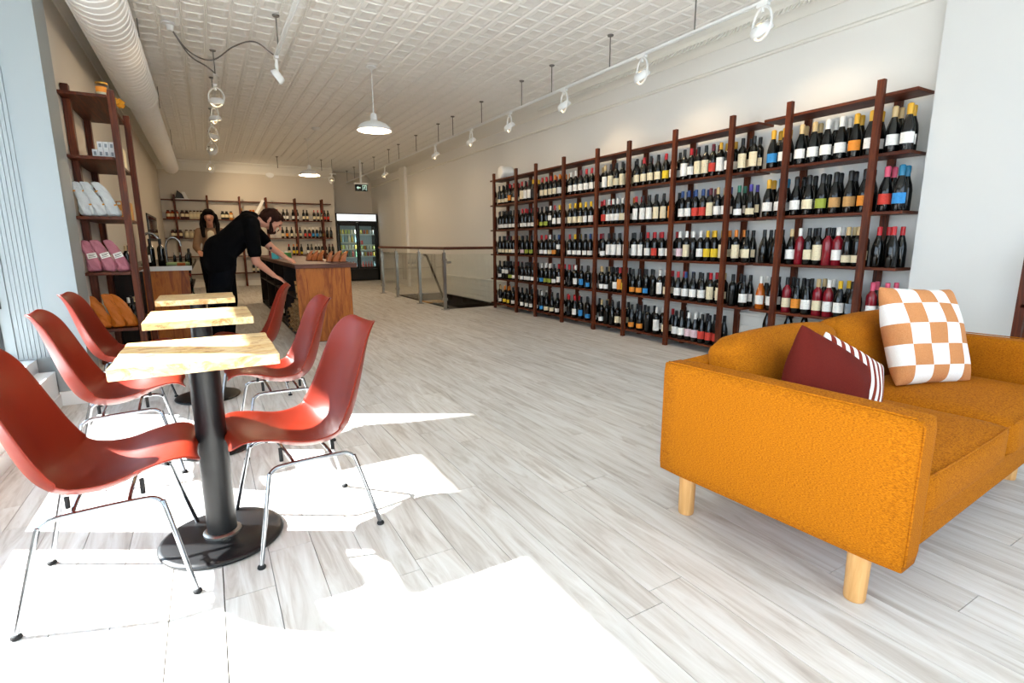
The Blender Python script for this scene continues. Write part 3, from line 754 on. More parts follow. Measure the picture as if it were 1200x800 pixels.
pillow('plain_cushion', 'rust red plain cushion tucked behind the sofa left arm', .385, .18, pillow_at((1.865, 1.11, .83), _r, .385), _r, M_red_linen, None, 20)
_r = (math.radians(-16), math.radians(26), math.radians(-12))
pillow('striped_cushion', 'white and rust striped cushion half hidden behind the red one', .38, .14, pillow_at((2.06, 1.13, .785), _r, .38), _r, [M_chk_w, M_str], lambda a, c, sg: int((a+1)*9) % 2, 18)

# ================================================================ CHAIRS
def cr_eval(P, u):
    n = len(P)-1; i = min(int(u*n), n-1); t = u*n-i
    a, b_, c, d = Vector(P[max(i-1, 0)]), Vector(P[i]), Vector(P[i+1]), Vector(P[min(i+2, n)])
    return .5*((2*b_)+(-a+c)*t+(2*a-5*b_+4*c-d)*t*t+(-a+3*b_-3*c+d)*t**3)
PROFILE = [(0, .402), (.010, .421), (.045, .428), (.12, .404), (.20, .368), (.28, .353), (.355, .362), (.415, .402), (.452, .468), (.480, .56), (.503, .655), (.525, .74), (.545, .79), (.562, .806)]
HW = [.110, .176, .200, .206, .214, .222, .228, .228, .224, .217, .206, .188, .158, .105]
CURL = [.012, .016, .028, .042, .056, .068, .078, .084, .080, .070, .058, .046, .030, .014]
def shell_mesh(mt, k=1.0, name='shell'):
    q = MB(); nu, nv = 40, 20
    def lerp(T, u): n = len(T)-1; i = min(int(u*n), n-1); t = u*n-i; return T[i]*(1-t)+T[i+1]*t
    def fn(u, v):
        u = u*u*(3-2*u)*.25+u*.75
        c = cr_eval(PROFILE, u); e = cr_eval(PROFILE, min(u+.01, 1)); f = cr_eval(PROFILE, max(u-.01, 0)); tg = (e-f).normalized()
        nrm = Vector((-tg[1], tg[0]))        # towards the sitter
        a = v*2-1; hw = cr_eval([(h, 0) for h in HW], u)[0]; cu = lerp(CURL, u)
        if u > .5: cu_dir = nrm*.9+Vector((-.25, 0))
        else: cu_dir = nrm
        off = cu*abs(a)**2.4
        d, z = c[0]+cu_dir[0]*off, c[1]+cu_dir[1]*off
        dd = 1-.012*a*a
        return ((.27-d)*k, a*hw*k, z)
    q.grid(fn, nu, nv)
    me = q.mesh(name, mt, True, angle=3)
    return me
def make_chair(label, mt):
    t = thing('shell_chair', label, 'chair', (0, 0, 0), 0, 'red shell chairs at the cafe tables')
    s_ = link('seat_shell', shell_mesh(mt), t); so_ = s_.modifiers.new('th', 'SOLIDIFY'); so_.thickness = .007; so_.offset = 0
    sb = s_.modifiers.new('sub', 'SUBSURF'); sb.levels = 1; sb.render_levels = 1
    def P(d, y, z): return ((.27-d), y, z)
    for sg in (-1, 1):
        top = .322; pts = [P(.035, sg*.235, .008), P(.105, sg*.165, top-.03)]
        for k in range(5): a = PI/2*k/4; pts.append(P(.113+.03*math.sin(a)*1.0, sg*(.158-.004*math.sin(a)), top-.022+.022*(1-math.cos(a)) if k < 4 else top))
        pts = [P(.035, sg*.235, .008), P(.094, sg*.176, .285), P(.104, sg*.166, .308), P(.122, sg*.157, .320), P(.15, sg*.153, .323), P(.26, sg*.150, .321), P(.365, sg*.153, .317), P(.39, sg*.156, .312), P(.408, sg*.162, .298), P(.418, sg*.168, .277), P(.487, sg*.208, .008)]
        lg = part('leg', MB().tube(curve(pts, 3), .0078, 10), M_chrome, t, smooth=True, local=True)
        for p in (pts[0], pts[-1]):
            q = MB(); q.lathe([(.0, 0), (.013, 0), (.015, .004), (.013, .010), (.008, .014), (0, .014)], 12, (p[0], p[1], .0005)); part('foot', q, M_rubber, lg, smooth=True, local=True)
        for d in (.155, .345):
            zz = .352 if d < .2 else .352
            q = MB(); q.cyl(P(d, sg*.118, .328), P(d, sg*.115, .364 if d > .2 else .378), .007); part('shock_mount', q, M_rubber, t, local=True)
    for d in (.19, .33):
        q = MB(); q.tube(curve([P(d, -.152, .321), P(d, -.09, .330), P(d, .09, .330), P(d, .152, .321)], 4), .0065, 8); part('crossbar', q, M_chrome, t, smooth=True, local=True)
    return t
ch0 = make_chair('red shell chair on chrome legs, nearest left, facing the near burl table', M_shell)
ch0.location = (-.365, 2.075, 0)
copy_tree(ch0, (-.44, 3.16, 0), math.radians(2), 'red shell chair on chrome legs at the window side of the middle table')
copy_tree(ch0, (-.535, 4.28, 0), math.radians(-2), 'red shell chair on the pillar side of the farthest table')
copy_tree(ch0, (.268, 2.135, 0), math.radians(187), 'red shell chair on chrome legs at the aisle side of the near table')
copy_tree(ch0, (.31, 3.19, 0), math.radians(182), 'red shell chair on chrome legs at the aisle side of the middle table')
copy_tree(ch0, (.245, 4.33, 0), math.radians(176), 'red shell chair at the aisle side of the farthest table')
# ================================================================ TABLES
def table(label, x0, x1, y0, y1, cx, cy, seed):
    t = thing('cafe_table', label, 'table', (cx, cy, 0), 0)
    r_ = random.Random(seed); q = MB(); n = 14; top, bot = [], []
    ring = []
    def edge(a, b_, live):
        for k in range(n):
            u = k/n; w_ = live*(.4*math.sin(u*9+seed)+.3*math.sin(u*23+seed*2)+r_.uniform(-.3, .3)) if 0 < k else 0
            dx, dy = b_[0]-a[0], b_[1]-a[1]; L_ = math.hypot(dx, dy)
            ring.append((a[0]+dx*u-dy/L_*w_, a[1]+dy*u+dx/L_*w_))
    edge((x0, y0), (x1, y0), .003); edge((x1, y0), (x1, y1), .003); edge((x1, y1), (x0, y1), .003); edge((x0, y1), (x0, y0), .003)
    q.prism(ring, 'Z', .711, .748)
    part('tabletop', q, M_burl, t, bevel=.003, seg=2)
    part('top_plate', MB().box(cx-.15, cx+.15, cy-.03, cy+.03, .702, .711).box(cx-.03, cx+.03, cy-.15, cy+.15, .702, .711), M_black, t)
    part('column', MB().cyl((cx, cy, .02), (cx, cy, .703), .051, n=28), M_black, t, smooth=True, angle=.6)
    part('collar', MB().lathe([(.066, .024), (.066, .034), (.058, .040), (.052, .040)], 28, (cx, cy, 0), cap=False), M_steel, t, smooth=True)
    q = MB(); q.lathe([(.205, .001), (.214, .004), (.216, .010), (.212, .016), (.200, .020), (.06, .027), (.0, .027)], 48, (cx, cy, 0)); part('base', q, M_black, t, smooth=True, angle=.8)
table('square spalted maple table on a black pedestal, nearest the camera', -.295, .187, 1.93, 2.435, -.047, 2.165, 1)
table('square spalted maple table on a black pedestal, middle of the row', -.30, .183, 3.02, 3.545, -.06, 3.25, 2)
table('square maple table on a black pedestal, farthest, before the counter', -.325, .148, 4.17, 4.64, -.085, 4.38, 3)

# ================================================================ LEFT SHELF WITH BAGS
LX0, LX1 = -.848, -.545
lz = [2.255, 1.795, 1.337, .898, .437, .06]
t = thing('ladder_shelf', 'tall walnut shelf by the white pillar holding bagged coffee', 'shelf', (LX1, 5.3, 0))
for y in (5.36, 6.33):
    part('post', MB().box(LX1-.003, LX1+.045, y-.035, y+.035, 0, 2.30), M_rackpost, t, bevel=.002, seg=1)
    yl = y+.13 if y < 6 else y
    part('post', MB().box(LX0+.002, LX0+.05, yl-.035, yl+.035, 0, 2.34), M_rackpost, t, bevel=.002, seg=1)
for z in lz: part('board', MB().box(LX0+.076 if False else LX0, LX1-.004, 5.30, 6.40, z-.024, z), M_rackwood, t, bevel=.002, seg=1)
part('back_panel', MB().box(LX0+.04, LX1-.02, 6.38, 6.395, .0, .85), M_darkwood, t)
def bag(loc, h, wd, dp, m, lean, rz, label, group, printed=None, tie=None):
    """soft filled bag, folded top, slumped over to one side"""
    q = MB(); n = 14; rows = 13; rr = random.Random(sum(map(ord, label)) % 999)
    def fn(u, v):
        a = 2*PI*u; z = v*h; fl = 1-max(0, (v-.45)/.55)**1.3*.86       # depth narrows to a flat fold
        wf = (1-.08*v+.05*math.sin(v*7))*(1-.42*max(0, (v-.62)/.38)**1.4)
        if v < .08: wf *= .86+.14*v/.08; fl *= .8+.2*v/.08
        ca, sa = math.cos(a), math.sin(a); e = .55
        x = wd/2*wf*math.copysign(abs(ca)**e, ca); y = dp/2*fl*math.copysign(abs(sa)**e, sa)
        x += .006*math.sin(a*3+v*9); y += .006*math.sin(a*5+v*13)*fl
        x += -lean*(v**1.6)*h; z2 = z-.10*h*lean*v
        return (x, y, z2)
    q.grid(fn, 2*n, rows, cu=True); k = len(q.v)
    top = [i*(rows+1)+rows for i in range(2*n)]; bt = [i*(rows+1) for i in range(2*n)]
    q.f.append(tuple(top)); q.m.append(0); q.f.append(tuple(reversed(bt))); q.m.append(0)
    o = link('coffee_bag', q.mesh('coffee_bag', m, True, angle=1.1), None, loc); o.rotation_euler = (0, 0, rz)
    s_ = o.modifiers.new('sub', 'SUBSURF'); s_.levels = 1; s_.render_levels = 1
    d_ = bpy.data.textures.get('crumple') or bpy.data.textures.new('crumple', 'CLOUDS'); d_.noise_scale = .05
    dm = o.modifiers.new('crumple', 'DISPLACE'); dm.texture = d_; dm.strength = .018; dm.mid_level = .5; dm.texture_coords = 'GLOBAL'
    tag(o, label, 'bag', group)
    def onface(z, x, w_, h_, mt, nm, out=.006):
        v = z/h; q2 = MB(); fl = 1-max(0, (v-.45)/.55)**1.3*.86
        xo = x-lean*(v**1.6)*h; q2.obox((xo, -dp/2*fl-out, z-.1*h*lean*v), (w_, .003, h_), (0, -.9*lean, 0))
        return part(nm, q2, mt, o, local=True)
    if printed:
        l = onface(h*.52, .01, .062, .042, LABM['w'], 'label', .009)
        for i in range(3):
            v = .52; q2 = MB(); xo = .01-lean*(v**1.6)*h; q2.obox((xo-.004*(i % 2), -dp/2*.98-.011, h*.52-.1*h*lean*v+.010-.010*i), (.045-.01*(i % 2), .002, .0035), (0, -.9*lean, 0)); part('print_line', q2, M_blackplastic, l, local=True)
    if tie: onface(h*.72, -wd*.40, .022, .012, mat('gold_tie', 'd08f28', .4), 'tie', .0); onface(h*.34, wd*.42, .022, .012, MATS['gold_tie'], 'tie', .0)
    return o
M_bagw = mat('white_bag', 'c9d0d4', .5); M_bagp = mat('pink_bag', 'b5707f', .45); M_bago = mat('orange_bag', 'c0670f', .45)
for _m in (M_bagw, M_bagp, M_bago):
    bump(_m, noise(_m, coords(_m, (1, 1, 1), shift=True), 26, 3, .6, 1.5), .55, .02)
for m, z, tier, nm, xs, hh in ((M_bagw, lz[2], 'middle', 'white', (-.79, -.705, -.62), .28), (M_bagp, lz[3], 'fourth', 'pink', (-.795, -.70, -.605), .265), (M_bago, lz[4], 'lower', 'orange', (-.80, -.712, -.622), .29)):
    for k, x in enumerate(xs):
        if m is M_bago: x += 0.02
        bag((x+.01, 5.385, z+.002), hh*(1 if k else .97), .084, .075, m, (.20, .32, .36)[k] if m is not M_bago else (.30, .25, .42)[k], rnd.uniform(-.1, .1),
            'slumped %s coffee bag on the walnut shelf, %s of its three' % (nm, ('left', 'middle', 'right')[k]), nm+' bags on the walnut shelf', printed=m is M_bagp, tie=m is M_bagw)
M_box = mat('white_carton', 'cfd3d6', .6); M_obox = mat('tan_carton', 'c98b45', .6)
for r_, row in enumerate(((-.68, -.643, -.606, -.569), (-.643, -.606, -.569))):
    for k, x in enumerate(row):
        o = tag(part('carton', MB().box(x-.017, x+.017, 5.39, 5.47, lz[1]+.0005+.062*r_, lz[1]+.0615+.062*r_), M_box, bevel=.001, seg=1),
            'small white carton, %s row, %s from left, second board of the walnut shelf' % (('bottom', 'top')[r_], ORD[k]), 'box', 'white cartons on the walnut shelf')
        part('print', MB().box(x-.008, x+.008, 5.389, 5.3905, lz[1]+.018+.062*r_, lz[1]+.046+.062*r_), LABM['h'], o)
for r_ in range(2):
    for k, x in enumerate((-.625, -.585)):
        o = tag(part('carton', MB().box(x-.017, x+.017, 5.50, 5.58, lz[2]+.0005+.067*r_, lz[2]+.0665+.067*r_), M_obox, bevel=.001, seg=1),
            'small tan carton beside the white bags, %s row, %s' % (('bottom', 'top')[r_], ('left', 'right')[k]), 'box', 'tan cartons on the walnut shelf')
        part('print', MB().box(x-.012, x+.012, 5.499, 5.5005, lz[2]+.04+.067*r_, lz[2]+.058+.067*r_), LABM['w'], o)
for k in range(4):
    for j in range(2):
        tag(part('carton', MB().box(-.62, -.56, 5.85+.1*k, 5.94+.1*k, lz[2]+.0005+.08*j, lz[2]+.079+.08*j), M_obox if (k+j) % 2 else mat('yellow_carton', 'd2a95c', .6), bevel=.001, seg=1),
            'tan carton seen through the shelf side, %s along, %s row' % (ORD[k], ('bottom', 'top')[j]), 'box', 'cartons along the walnut shelf side')
for k in range(3):
    tag(part('carton', MB().box(-.63, -.555, 5.75+.16*k, 5.88+.16*k, lz[1]+.0005, lz[1]+.17), LABM['c'], bevel=.001, seg=1), 'cream printed carton on the second walnut board, %s along the side' % ORD[k], 'box', 'cream cartons on the walnut shelf')
t = thing('glass_jar', 'clear printed glass jar on top of the walnut shelf', 'jar', (-.575, 5.36, lz[0]))
part('jar_body', MB().lathe([(0, 0), (.042, 0), (.046, .01), (.046, .075), (.040, .085), (.040, .09)], 18, (-.575, 5.36, lz[0]+.0005), cap=False), M_clear, t, smooth=True)
part('contents', MB().lathe([(0, .004), (.041, .004), (.041, .06), (0, .06)], 14, (-.575, 5.36, lz[0]+.0005)), mat('cream_sugar', 'd3c6a6', .8), t, smooth=True)
part('lid', MB().lathe([(.042, .084), (.042, .094), (0, .095)], 16, (-.575, 5.36, lz[0])), mat('gold_lid', 'c99b3f', .3, .8), t, smooth=True)
part('print', MB().lathe([(.0465, .02), (.0465, .06)], 8, (-.575, 5.36, lz[0]), None, 0, PI*1.2, PI*1.75, cap=False), LABM['o'], t, smooth=True)
q = MB()
for k in range(9):
    a = k*2.4; q.obox((-.53+.03*math.cos(a), 5.75+.05*math.sin(a), lz[0]+.022+.004*k), (.045, .028, .03), (a, .5, a*2))
tag(part('yellow_bundle', q, mat('yellow_cloth', 'd9971c', .7)), 'small crumpled yellow bundle on top of the walnut shelf', 'bundle')
for k in range(5):
    bottle(('kw', 'wy', 'nc', 'ky', 'wo')[k], (-.60-.035*(k % 2), 5.62+.08*k, lz[4]+.0005), 0, 'small bottle behind the orange bags, %s from the front' % ORD[k], 'bottle', None, .72)
for k in range(4):
    bottle(('nc', 'kc', 'wy', 'kw')[k], (-.60, 5.66+.14*k, lz[3]+.0005), 0, 'small bottle on the fourth walnut board beside the pink bags, %s from the front' % ORD[k], 'bottle', None, .7)

# ================================================================ SINK COUNTER (left wall)
t = thing('sink_counter', 'low walnut sink counter with white-edged black top behind the bag shelf', 'counter', (-.5, 7, 0))
part('end_panel', MB().box(-.84, -.185, 6.9, 6.94, 0, .83), M_counter, t)
part('cabinet', MB().box(-.84, -.24, 6.94, 10.2, .05, .83), M_darkwood, t)
part('worktop', MB().box(-.845, -.15, 6.93, 10.25, .83, .875), mat('black_stone', '141414', .25), t)
part('worktop_edge', MB().box(-.845, -.15, 6.875, 6.93, .832, .88), mat('pale_edge', 'c9c9c7', .35), t)
for k in range(4):
    d = part('shelf_bay', MB().box(-.24, -.225, 6.96+.8*k, 7.02+.8*k, .05, .83), M_darkwood, t)
for z in (.28, .55): part('shelf_edge', MB().box(-.24, -.19, 6.94, 10.2, z-.02, z), M_darkwood, t)
def faucet(x, y, label, s=1.0, rz=0):
    t = thing('faucet', label, 'faucet', (x, y, .876))
    c_, s_ = math.cos(rz), math.sin(rz)
    pts = [(0, 0, 0), (0, 0, .18), (.012, 0, .26), (.05, 0, .315), (.10, 0, .32), (.145, 0, .285), (.165, 0, .22)]
    part('spout', MB().tube(curve([(x+p[0]*c_*s, y+p[0]*s_*s, .876+p[2]*s) for p in pts], 5), .013*s, 10), M_chrome, t, smooth=True)
    part('base', MB().lathe([(.028, 0), (.028, .02), (.016, .03)], 14, (x, y, .876)), M_chrome, t, smooth=True)
    part('lever', MB().cyl((x, y, .93), (x-.02*s_, y+.07, .95), .006), M_chrome, t)
faucet(-.43, 7.95, 'chrome gooseneck faucet arching right behind the dark bottles')
faucet(-.66, 7.7, 'chrome faucet half hidden by the walnut shelf post', 1.15)
M_dark = mat('dark_label', '0b0b0c', .4)
bottle('kkb', (-.435, 7.12, .8755), .3, 'black tall bottle at the sink counter end, right of two', 'bottle', None, 1.0)
bottle('kwb', (-.53, 7.12, .8755), .3, 'black bottle with small label at the sink counter end, left of two', 'bottle', None, 1.0)
tag(part('drip_tray', MB().box(-.42, -.18, 7.4, 7.75, .8755, .90), mat('pale_green', '8aa06a', .5), bevel=.004), 'pale green tray on the sink counter below the faucet', 'tray')
for k in range(3): bottle(('kc', 'kr', 'ko')[k], (-.165-.02+.0*k, 7.55+.22*k, .8755), -.9, 'squat dark sauce bottle near the standing person, %s of three' % ('nearest', 'middle', 'farthest')[k], 'bottle', None, .62)
for k in range(3): bottle('sk', (-.36+.065*k, 8.2, .8755), 0, 'small dark bottle behind the tray, %s of three' % ('left', 'middle', 'right')[k], 'bottle', None, .45)
tag(part('soap_block', MB().box(-.30, -.22, 7.18, 7.28, .8755, .905), mat('amber_box', 'a6531b', .6), bevel=.004), 'small amber box on the sink counter edge', 'box')
for k in range(7):
    bottle(('ew', 'kc', 'rw', 'nc', 'ky', 'kw', 'ec')[k], (-.205, 7.1+.22*k, .281), 0, 'bottle on the lower open side of the sink counter, %s from the front' % ORD[k], 'bottle', None, .8)
for k in range(4):
    bottle(('rr', 'nc', 'kw', 'rk')[k], (-.205, 7.15+.25*k, .551), 0, 'small bottle on the upper open side of the sink counter, %s from the front' % ORD[k], 'bottle', None, .65)
t = thing('wall_mirror', 'dark framed long mirror on the left wall above the sink', 'mirror', (XL, 12.4, 1.4))
part('frame', MB().box(XL, XL+.02, 11.4, 13.5, 1.18, 1.66), M_blackplastic, t)
part('glass', MB().box(XL+.02, XL+.023, 11.44, 13.46, 1.22, 1.62), mat('mirror', '9aa3a6', .06, 1.0), t)

# ================================================================ MAIN COUNTER
t = thing('service_counter', 'long walnut service counter with open shelves on the staff side', 'counter', (1.14, 6.2, 0))
part('end_panel', MB().box(.845, 1.44, 6.24, 6.28, .008, .845), M_counter, t, bevel=.002, seg=1)
part('plinth', MB().box(.87, 1.42, 6.25, 11.1, 0, .008), M_blackplastic, t)
part('countertop', MB().box(.832, 1.51, 6.215, 11.2, .845, .893), M_ctop, t, bevel=.003)
part('guest_panel', MB().box(1.40, 1.44, 6.28, 11.1, .008, .845), M_counter, t)
part('back_panel', MB().box(1.33, 1.395, 6.285, 11.1, .01, .845), M_darkwood, t)
part('end_panel', MB().box(.86, 1.40, 11.06, 11.1, .008, .845), M_darkwood, t)
for y in (7.55, 8.75, 9.95): part('divider', MB().box(.87, 1.33, y-.02, y+.02, .01, .843), M_darkwood, t)
for z in (.06, .50): part('shelf', MB().box(.87, 1.33, 6.285, 11.06, z-.02, z), M_darkwood, t)
for j, (y, n, z0, s_) in enumerate(((6.52, 15, .061, 'nearest the counter end'), (6.86, 12, .061, 'second from the counter end'), (7.2, 9, .061, 'third from the counter end'))):
    for k in range(n):
        tag(part('paper_bag', MB().obox((.99+rnd.uniform(-.012, .012), y+rnd.uniform(-.012, .012), z0+.014+.0275*k), (.25, .27, .024), (0, rnd.uniform(-.02, .02), rnd.uniform(-.05, .05))), M_paperbag, bevel=.008),
            'folded brown paper bag in the stack %s, %s' % (s_, 'bottom' if k == 0 else 'top' if k == n-1 else ORD[k]+' from bottom'), 'bag', 'folded paper bags inside the counter')
    q = MB()
    for k in range(0, n, 2):
        zc = z0+.016+.0275*k
        q.tube([(.872, y-.05, zc), (.845, y-.045, zc-.015), (.838, y, zc-.022), (.845, y+.045, zc-.015), (.872, y+.05, zc)], .004, 5)
    o = part('bag_handles', q, mat('twisted_paper', '8d6c45', .9), smooth=True); tag(o, 'twisted paper handles sticking out of the stack %s' % s_, 'handles', None, 'stuff')
t = thing('wooden_tub', 'small round wooden tub on the upper counter shelf by the bending person', 'tub', (.945, 6.47, .501))
part('tub_wall', MB().lathe([(.0, .0), (.085, .0), (.098, .19), (.090, .19), (.08, .012), (.0, .012)], 22, (.945, 6.47, .502), cap=False), M_oak, t, smooth=True, angle=.6)
for z in (.04, .14): part('hoop', MB().lathe([(.0865+z*.07, z), (.089+z*.07, z+.018)], 22, (.945, 6.47, .502), cap=False), M_ctop, t, smooth=True)
for k in range(6):
    bottle(('kw', 'kc', 'rk', 'kb', 'nw', 'kk')[k], (.95+.08*(k % 2), 7.75+.17*k, .0605), 0, 'bottle on the counter lower staff shelf, %s from the divider' % ORD[k], 'bottle', None, .9)
# things on the worktop far end, beyond the man
cols = ['3aa3b5', 'd8dbd6', '3f8f4a', 'c9b458', '235a8c', 'e3e0d6', '9c3a66', '4d9c7c', '2c3d66']
for k, c_ in enumerate(cols):
    x, y = .90+.09*(k % 3)+.02*(k // 3), 8.7+.32*(k // 3)+.05*(k % 2)
    nm = ['turquoise', 'white', 'green', 'mustard', 'blue', 'cream', 'plum', 'sea green', 'navy'][k]
    q = MB()
    if k % 2: q.lathe([(0, 0), (.035, 0), (.04, .01), (.04, .09), (.03, .10), (.03, .115), (0, .115)], 14, (x, y, .8935))
    else: q.obox((x, y, .8935+.045), (.09, .07, .09), (0, 0, k*.5))
    tag(part('canister' if k % 2 else 'packet', q, mat('pack_'+nm.replace(' ', '_'), c_, .5), smooth=bool(k % 2)), nm+(' canister' if k % 2 else ' packet')+' among small goods on the far counter top', 'canister' if k % 2 else 'packet', 'small goods on the counter top')
def fin(x, y, w_, h_, label):
    """curved bent-wood stand: a leaf-shaped blade rising from a small foot"""
    t = thing('wooden_stand', label, 'stand', (x, y, .8935), 0, 'curved wooden stands on the counter')
    q = MB(); ol, il = [], []
    for k in range(9):
        u = k/8; ol.append((x-w_*.45+w_*(.15*u+.75*u**2.4), .8935+.01+h_*u)); il.append((x+w_*.15+w_*(.05*u+.30*u**1.6), .8935+.01+h_*u*.98))
    q.prism(ol+il[::-1], 'Y', y-.05, y+.05)
    part('blade', q, M_shellbrown, t, bevel=.004)
    part('foot', MB().box(x-w_*.5, x+w_*.3, y-.055, y+.055, .8935, .9045), M_ctop, t)
for x, y, w_, h_, s_ in ((1.185, 7.42, .09, .125, 'far group, left'), (1.235, 7.32, .09, .125, 'far group, middle'), (1.285, 7.2, .10, .13, 'far group, right'), (1.305, 6.72, .075, .125, 'near group, left'), (1.375, 6.66, .115, .13, 'near group, middle'), (1.445, 6.60, .105, .125, 'near group, right')):
    fin(x, y, w_, h_, 'curved tan wooden stand on the walnut counter top, '+s_)

# ================================================================ GLASS RAILING
t = thing('glass_railing', 'glass stair railing with steel posts and dark handrail', 'railing', (3.45, 8.22, 0))
PR = [(3.41, 11.75), (3.41, 10.7), (3.41, 9.35), (3.44, 8.22)]
for x, y in PR:
    p_ = part('post', MB().box(x-.024, x+.024, y-.024, y+.024, .006, .96), M_steel, t, bevel=.002, seg=1)
    part('base_plate', MB().box(x-.055, x+.055, y-.055, y+.055, 0, .010), M_steel, p_)
    for z in (.18, .84): part('clamp', MB().box(x-.036, x+.036, y-.036, y+.036, z-.02, z+.02), M_steel, p_)
    part('stem', MB().cyl((x, y, .95), (x, y, 1.02), .010), M_steel, p_)
part('handrail', MB().tube([(3.40, 11.9, 1.03), (3.41, 9.35, 1.03), (3.44, 8.22, 1.03), (4.57, 8.25, 1.03)], .024, 12), M_ctop, t, smooth=True)
for (a, c_) in ((PR[0], PR[1]), (PR[1], PR[2]), (PR[2], PR[3]), (PR[3], (4.57, 8.25))):
    a, c_ = Vector((*a, 0)), Vector((*c_, 0)); d = (c_-a).normalized(); a2 = a+d*.03; c2 = c_-d*.03; L_ = (c2-a2).length
    part('glass_pane', MB().obox(((a2+c2)/2+Vector((0, 0, .50))), (L_, .010, .86), (0, 0, math.atan2(d.y, d.x))), M_rail_glass, t)
part('bracket', MB().cyl((3.49, 8.22, .80), (3.56, 8.22, .80), .02), M_steel, t)
t = thing('stair_handrail', 'dark sloped handrail descending inside the stairwell', 'handrail', (3.54, 9.3, .95))
part('rail', MB().tube([(3.54, 9.42, .90), (3.54, 9.30, .89), (3.54, 8.33, -.03)], .020, 10), M_blackplastic, t, smooth=True)
part('bracket', MB().cyl((3.47, 9.35, .84), (3.54, 9.36, .88), .008).cyl((3.505, 8.4, -.1), (3.54, 8.42, .04), .008), M_steel, t)

# ================================================================ BACK SHELVES
YBF = 15.76
t = thing('back_shelf', 'wide walnut shelving across the back wall, holding jars and wine', 'shelf', (1.2, YBF, 0))
bz = [2.215, 1.74, 1.272, .808, .36]
for x in (-.557, .157, .891, 1.525, 2.25, 2.96):
    part('post', MB().box(x-.022, x+.022, YBF-.035, YBF, 0, 2.33), M_rackpost, t); part('post', MB().box(x-.022, x+.022, YBF+.19, YBF+.22, 0, 2.33), M_rackpost, t)
for z in bz: part('board', MB().box(-.835, 3.205, YBF, YBF+.19, z-.024, z), M_shelfX, t)
def bx(px): return -.834+(px-188)*.02019
bins = [(193.9, 'a', 'orange'), (198.5, 'a', 'orange'), (202.8, 'a', 'orange'), (208.8, 'd', 'maroon'), (213.5, 'd', 'maroon'), (217.8, 'w', 'cream'), (221.8, 'w', 'cream'), (225.5, 'w', 'cream'), (229.2, 'w', 'cream'), (233.5, 'k', 'black and yellow'), (253, 'k', 'black'), (257.5, 'k', 'black'), (262.5, 'o', 'amber')]
JM = {'a': mat('jar_orange', '9c3f14', .4), 'd': mat('jar_maroon', '3d1212', .4), 'w': mat('jar_cream', 'cfc2a2', .5), 'k': mat('jar_black', '0e0e10', .4), 'o': mat('jar_amber', 'b1701f', .4)}
def jar(x, z, k, label, group, h=.21, r=.045):
    t = thing('jar', label, 'jar', (x, YBF+.07, z), 0, group)
    part('jar_body', MB().lathe([(0, 0), (r, 0), (r+.003, .008), (r+.003, h*.72), (r*.6, h*.84), (r*.6, h*.87), (0, h*.87)], 12, (x, YBF+.07, z+.0005)), JM[k], t, smooth=True, angle=1)
    part('lid', MB().lathe([(r*.65, h*.86), (r*.65, h), (0, h)], 12, (x, YBF+.07, z)), JM['d'] if k in 'aw' else JM['k'], t, smooth=True, angle=1)
    part('label', MB().lathe([(r+.004, h*.25), (r+.004, h*.6)], 8, (x, YBF+.07, z), None, 0, PI*1.15, PI*1.85, cap=False), LABM['y'] if 'yellow' in label else LABM['c'], t, smooth=True)
for i, (px, k, nm) in enumerate(bins): jar(bx(px), bz[1], k, '%s jar, second back shelf board, %s' % (nm, 'left of person, '+ORD[i]+' from left' if i < 10 else 'right of person, '+ORD[i-10]), 'jars on the back shelf')
for i, (px, k, nm) in enumerate([(196.5, 'd', 'maroon'), (200.5, 'd', 'maroon'), (204.5, 'd', 'maroon'), (211, 'w', 'cream'), (215.7, 'w', 'cream'), (220, 'w', 'cream'), (224, 'w', 'cream'), (228.5, 'a', 'red')]):
    jar(bx(px), bz[2], k, '%s jar on the third back shelf board above the faucet, %s from left' % (nm, ORD[i]), 'jars above the faucet', .2)
W1 = [(275, 'gk'), (302, 'rc'), (307, 'rc'), (313.5, 'rc'), (318, 'rc'), (325.6, 'kw'), (330, 'kw'), (337.5, 'kw'), (343, 'kw'), (351, 'kc'), (355.6, 'kc'), (365, 'rc'), (370, 'rc'), (375, 'rc'), (379, 'kr'), (383.5, 'kr')]
W2 = [(322.5, 'kc'), (328, 'ko'), (334, 'kc'), (340.6, 'kc'), (345, 'kc'), (351.6, 'wr'), (357, 'wr'), (362, 'wb'), (367, 'wb'), (371.6, 'kh'), (376.5, 'gy'), (381, 'kk'), (386, 'kk')]
W3 = [(329, 'rc'), (335, 'oy'), (339.4, 'oy'), (345, 'kys'), (353.7, 'kw'), (358.5, 'kw'), (364, 'wc'), (368, 'wc'), (372.5, 'wc'), (377.5, 'wc'), (382.5, 'dk'), (387, 'dk')]
for ti, row in ((1, W1), (2, W2), (3, W3)):
    for i, (px, code) in enumerate(row):
        o = bottle(code, (bx(px), YBF+.07, bz[ti]+.0005), -PI/2+PI, '%s, %s in row, %s back shelf board' % (look(code), ORD[i] if i < 10 else ORD[len(row)-1-i]+' from right end', ('', 'second', 'third', 'fourth')[ti]), 'bottle', 'wine on the back shelf', .98, 10)
        o.rotation_euler = (0, 0, PI/2)
for i, (px, code) in enumerate([(283, 'kc'), (288, 'kc'), (292, 'kw'), (298, 'kc'), (354.6, 'kc'), (359, 'kc')]):
    o = bottle(code, (bx(px), YBF+.07, bz[4]+.0005), PI/2, '%s, lowest back shelf board, %s from left' % (look(code), ORD[i]), 'bottle', 'wine on the lowest back shelf', .9, 10)
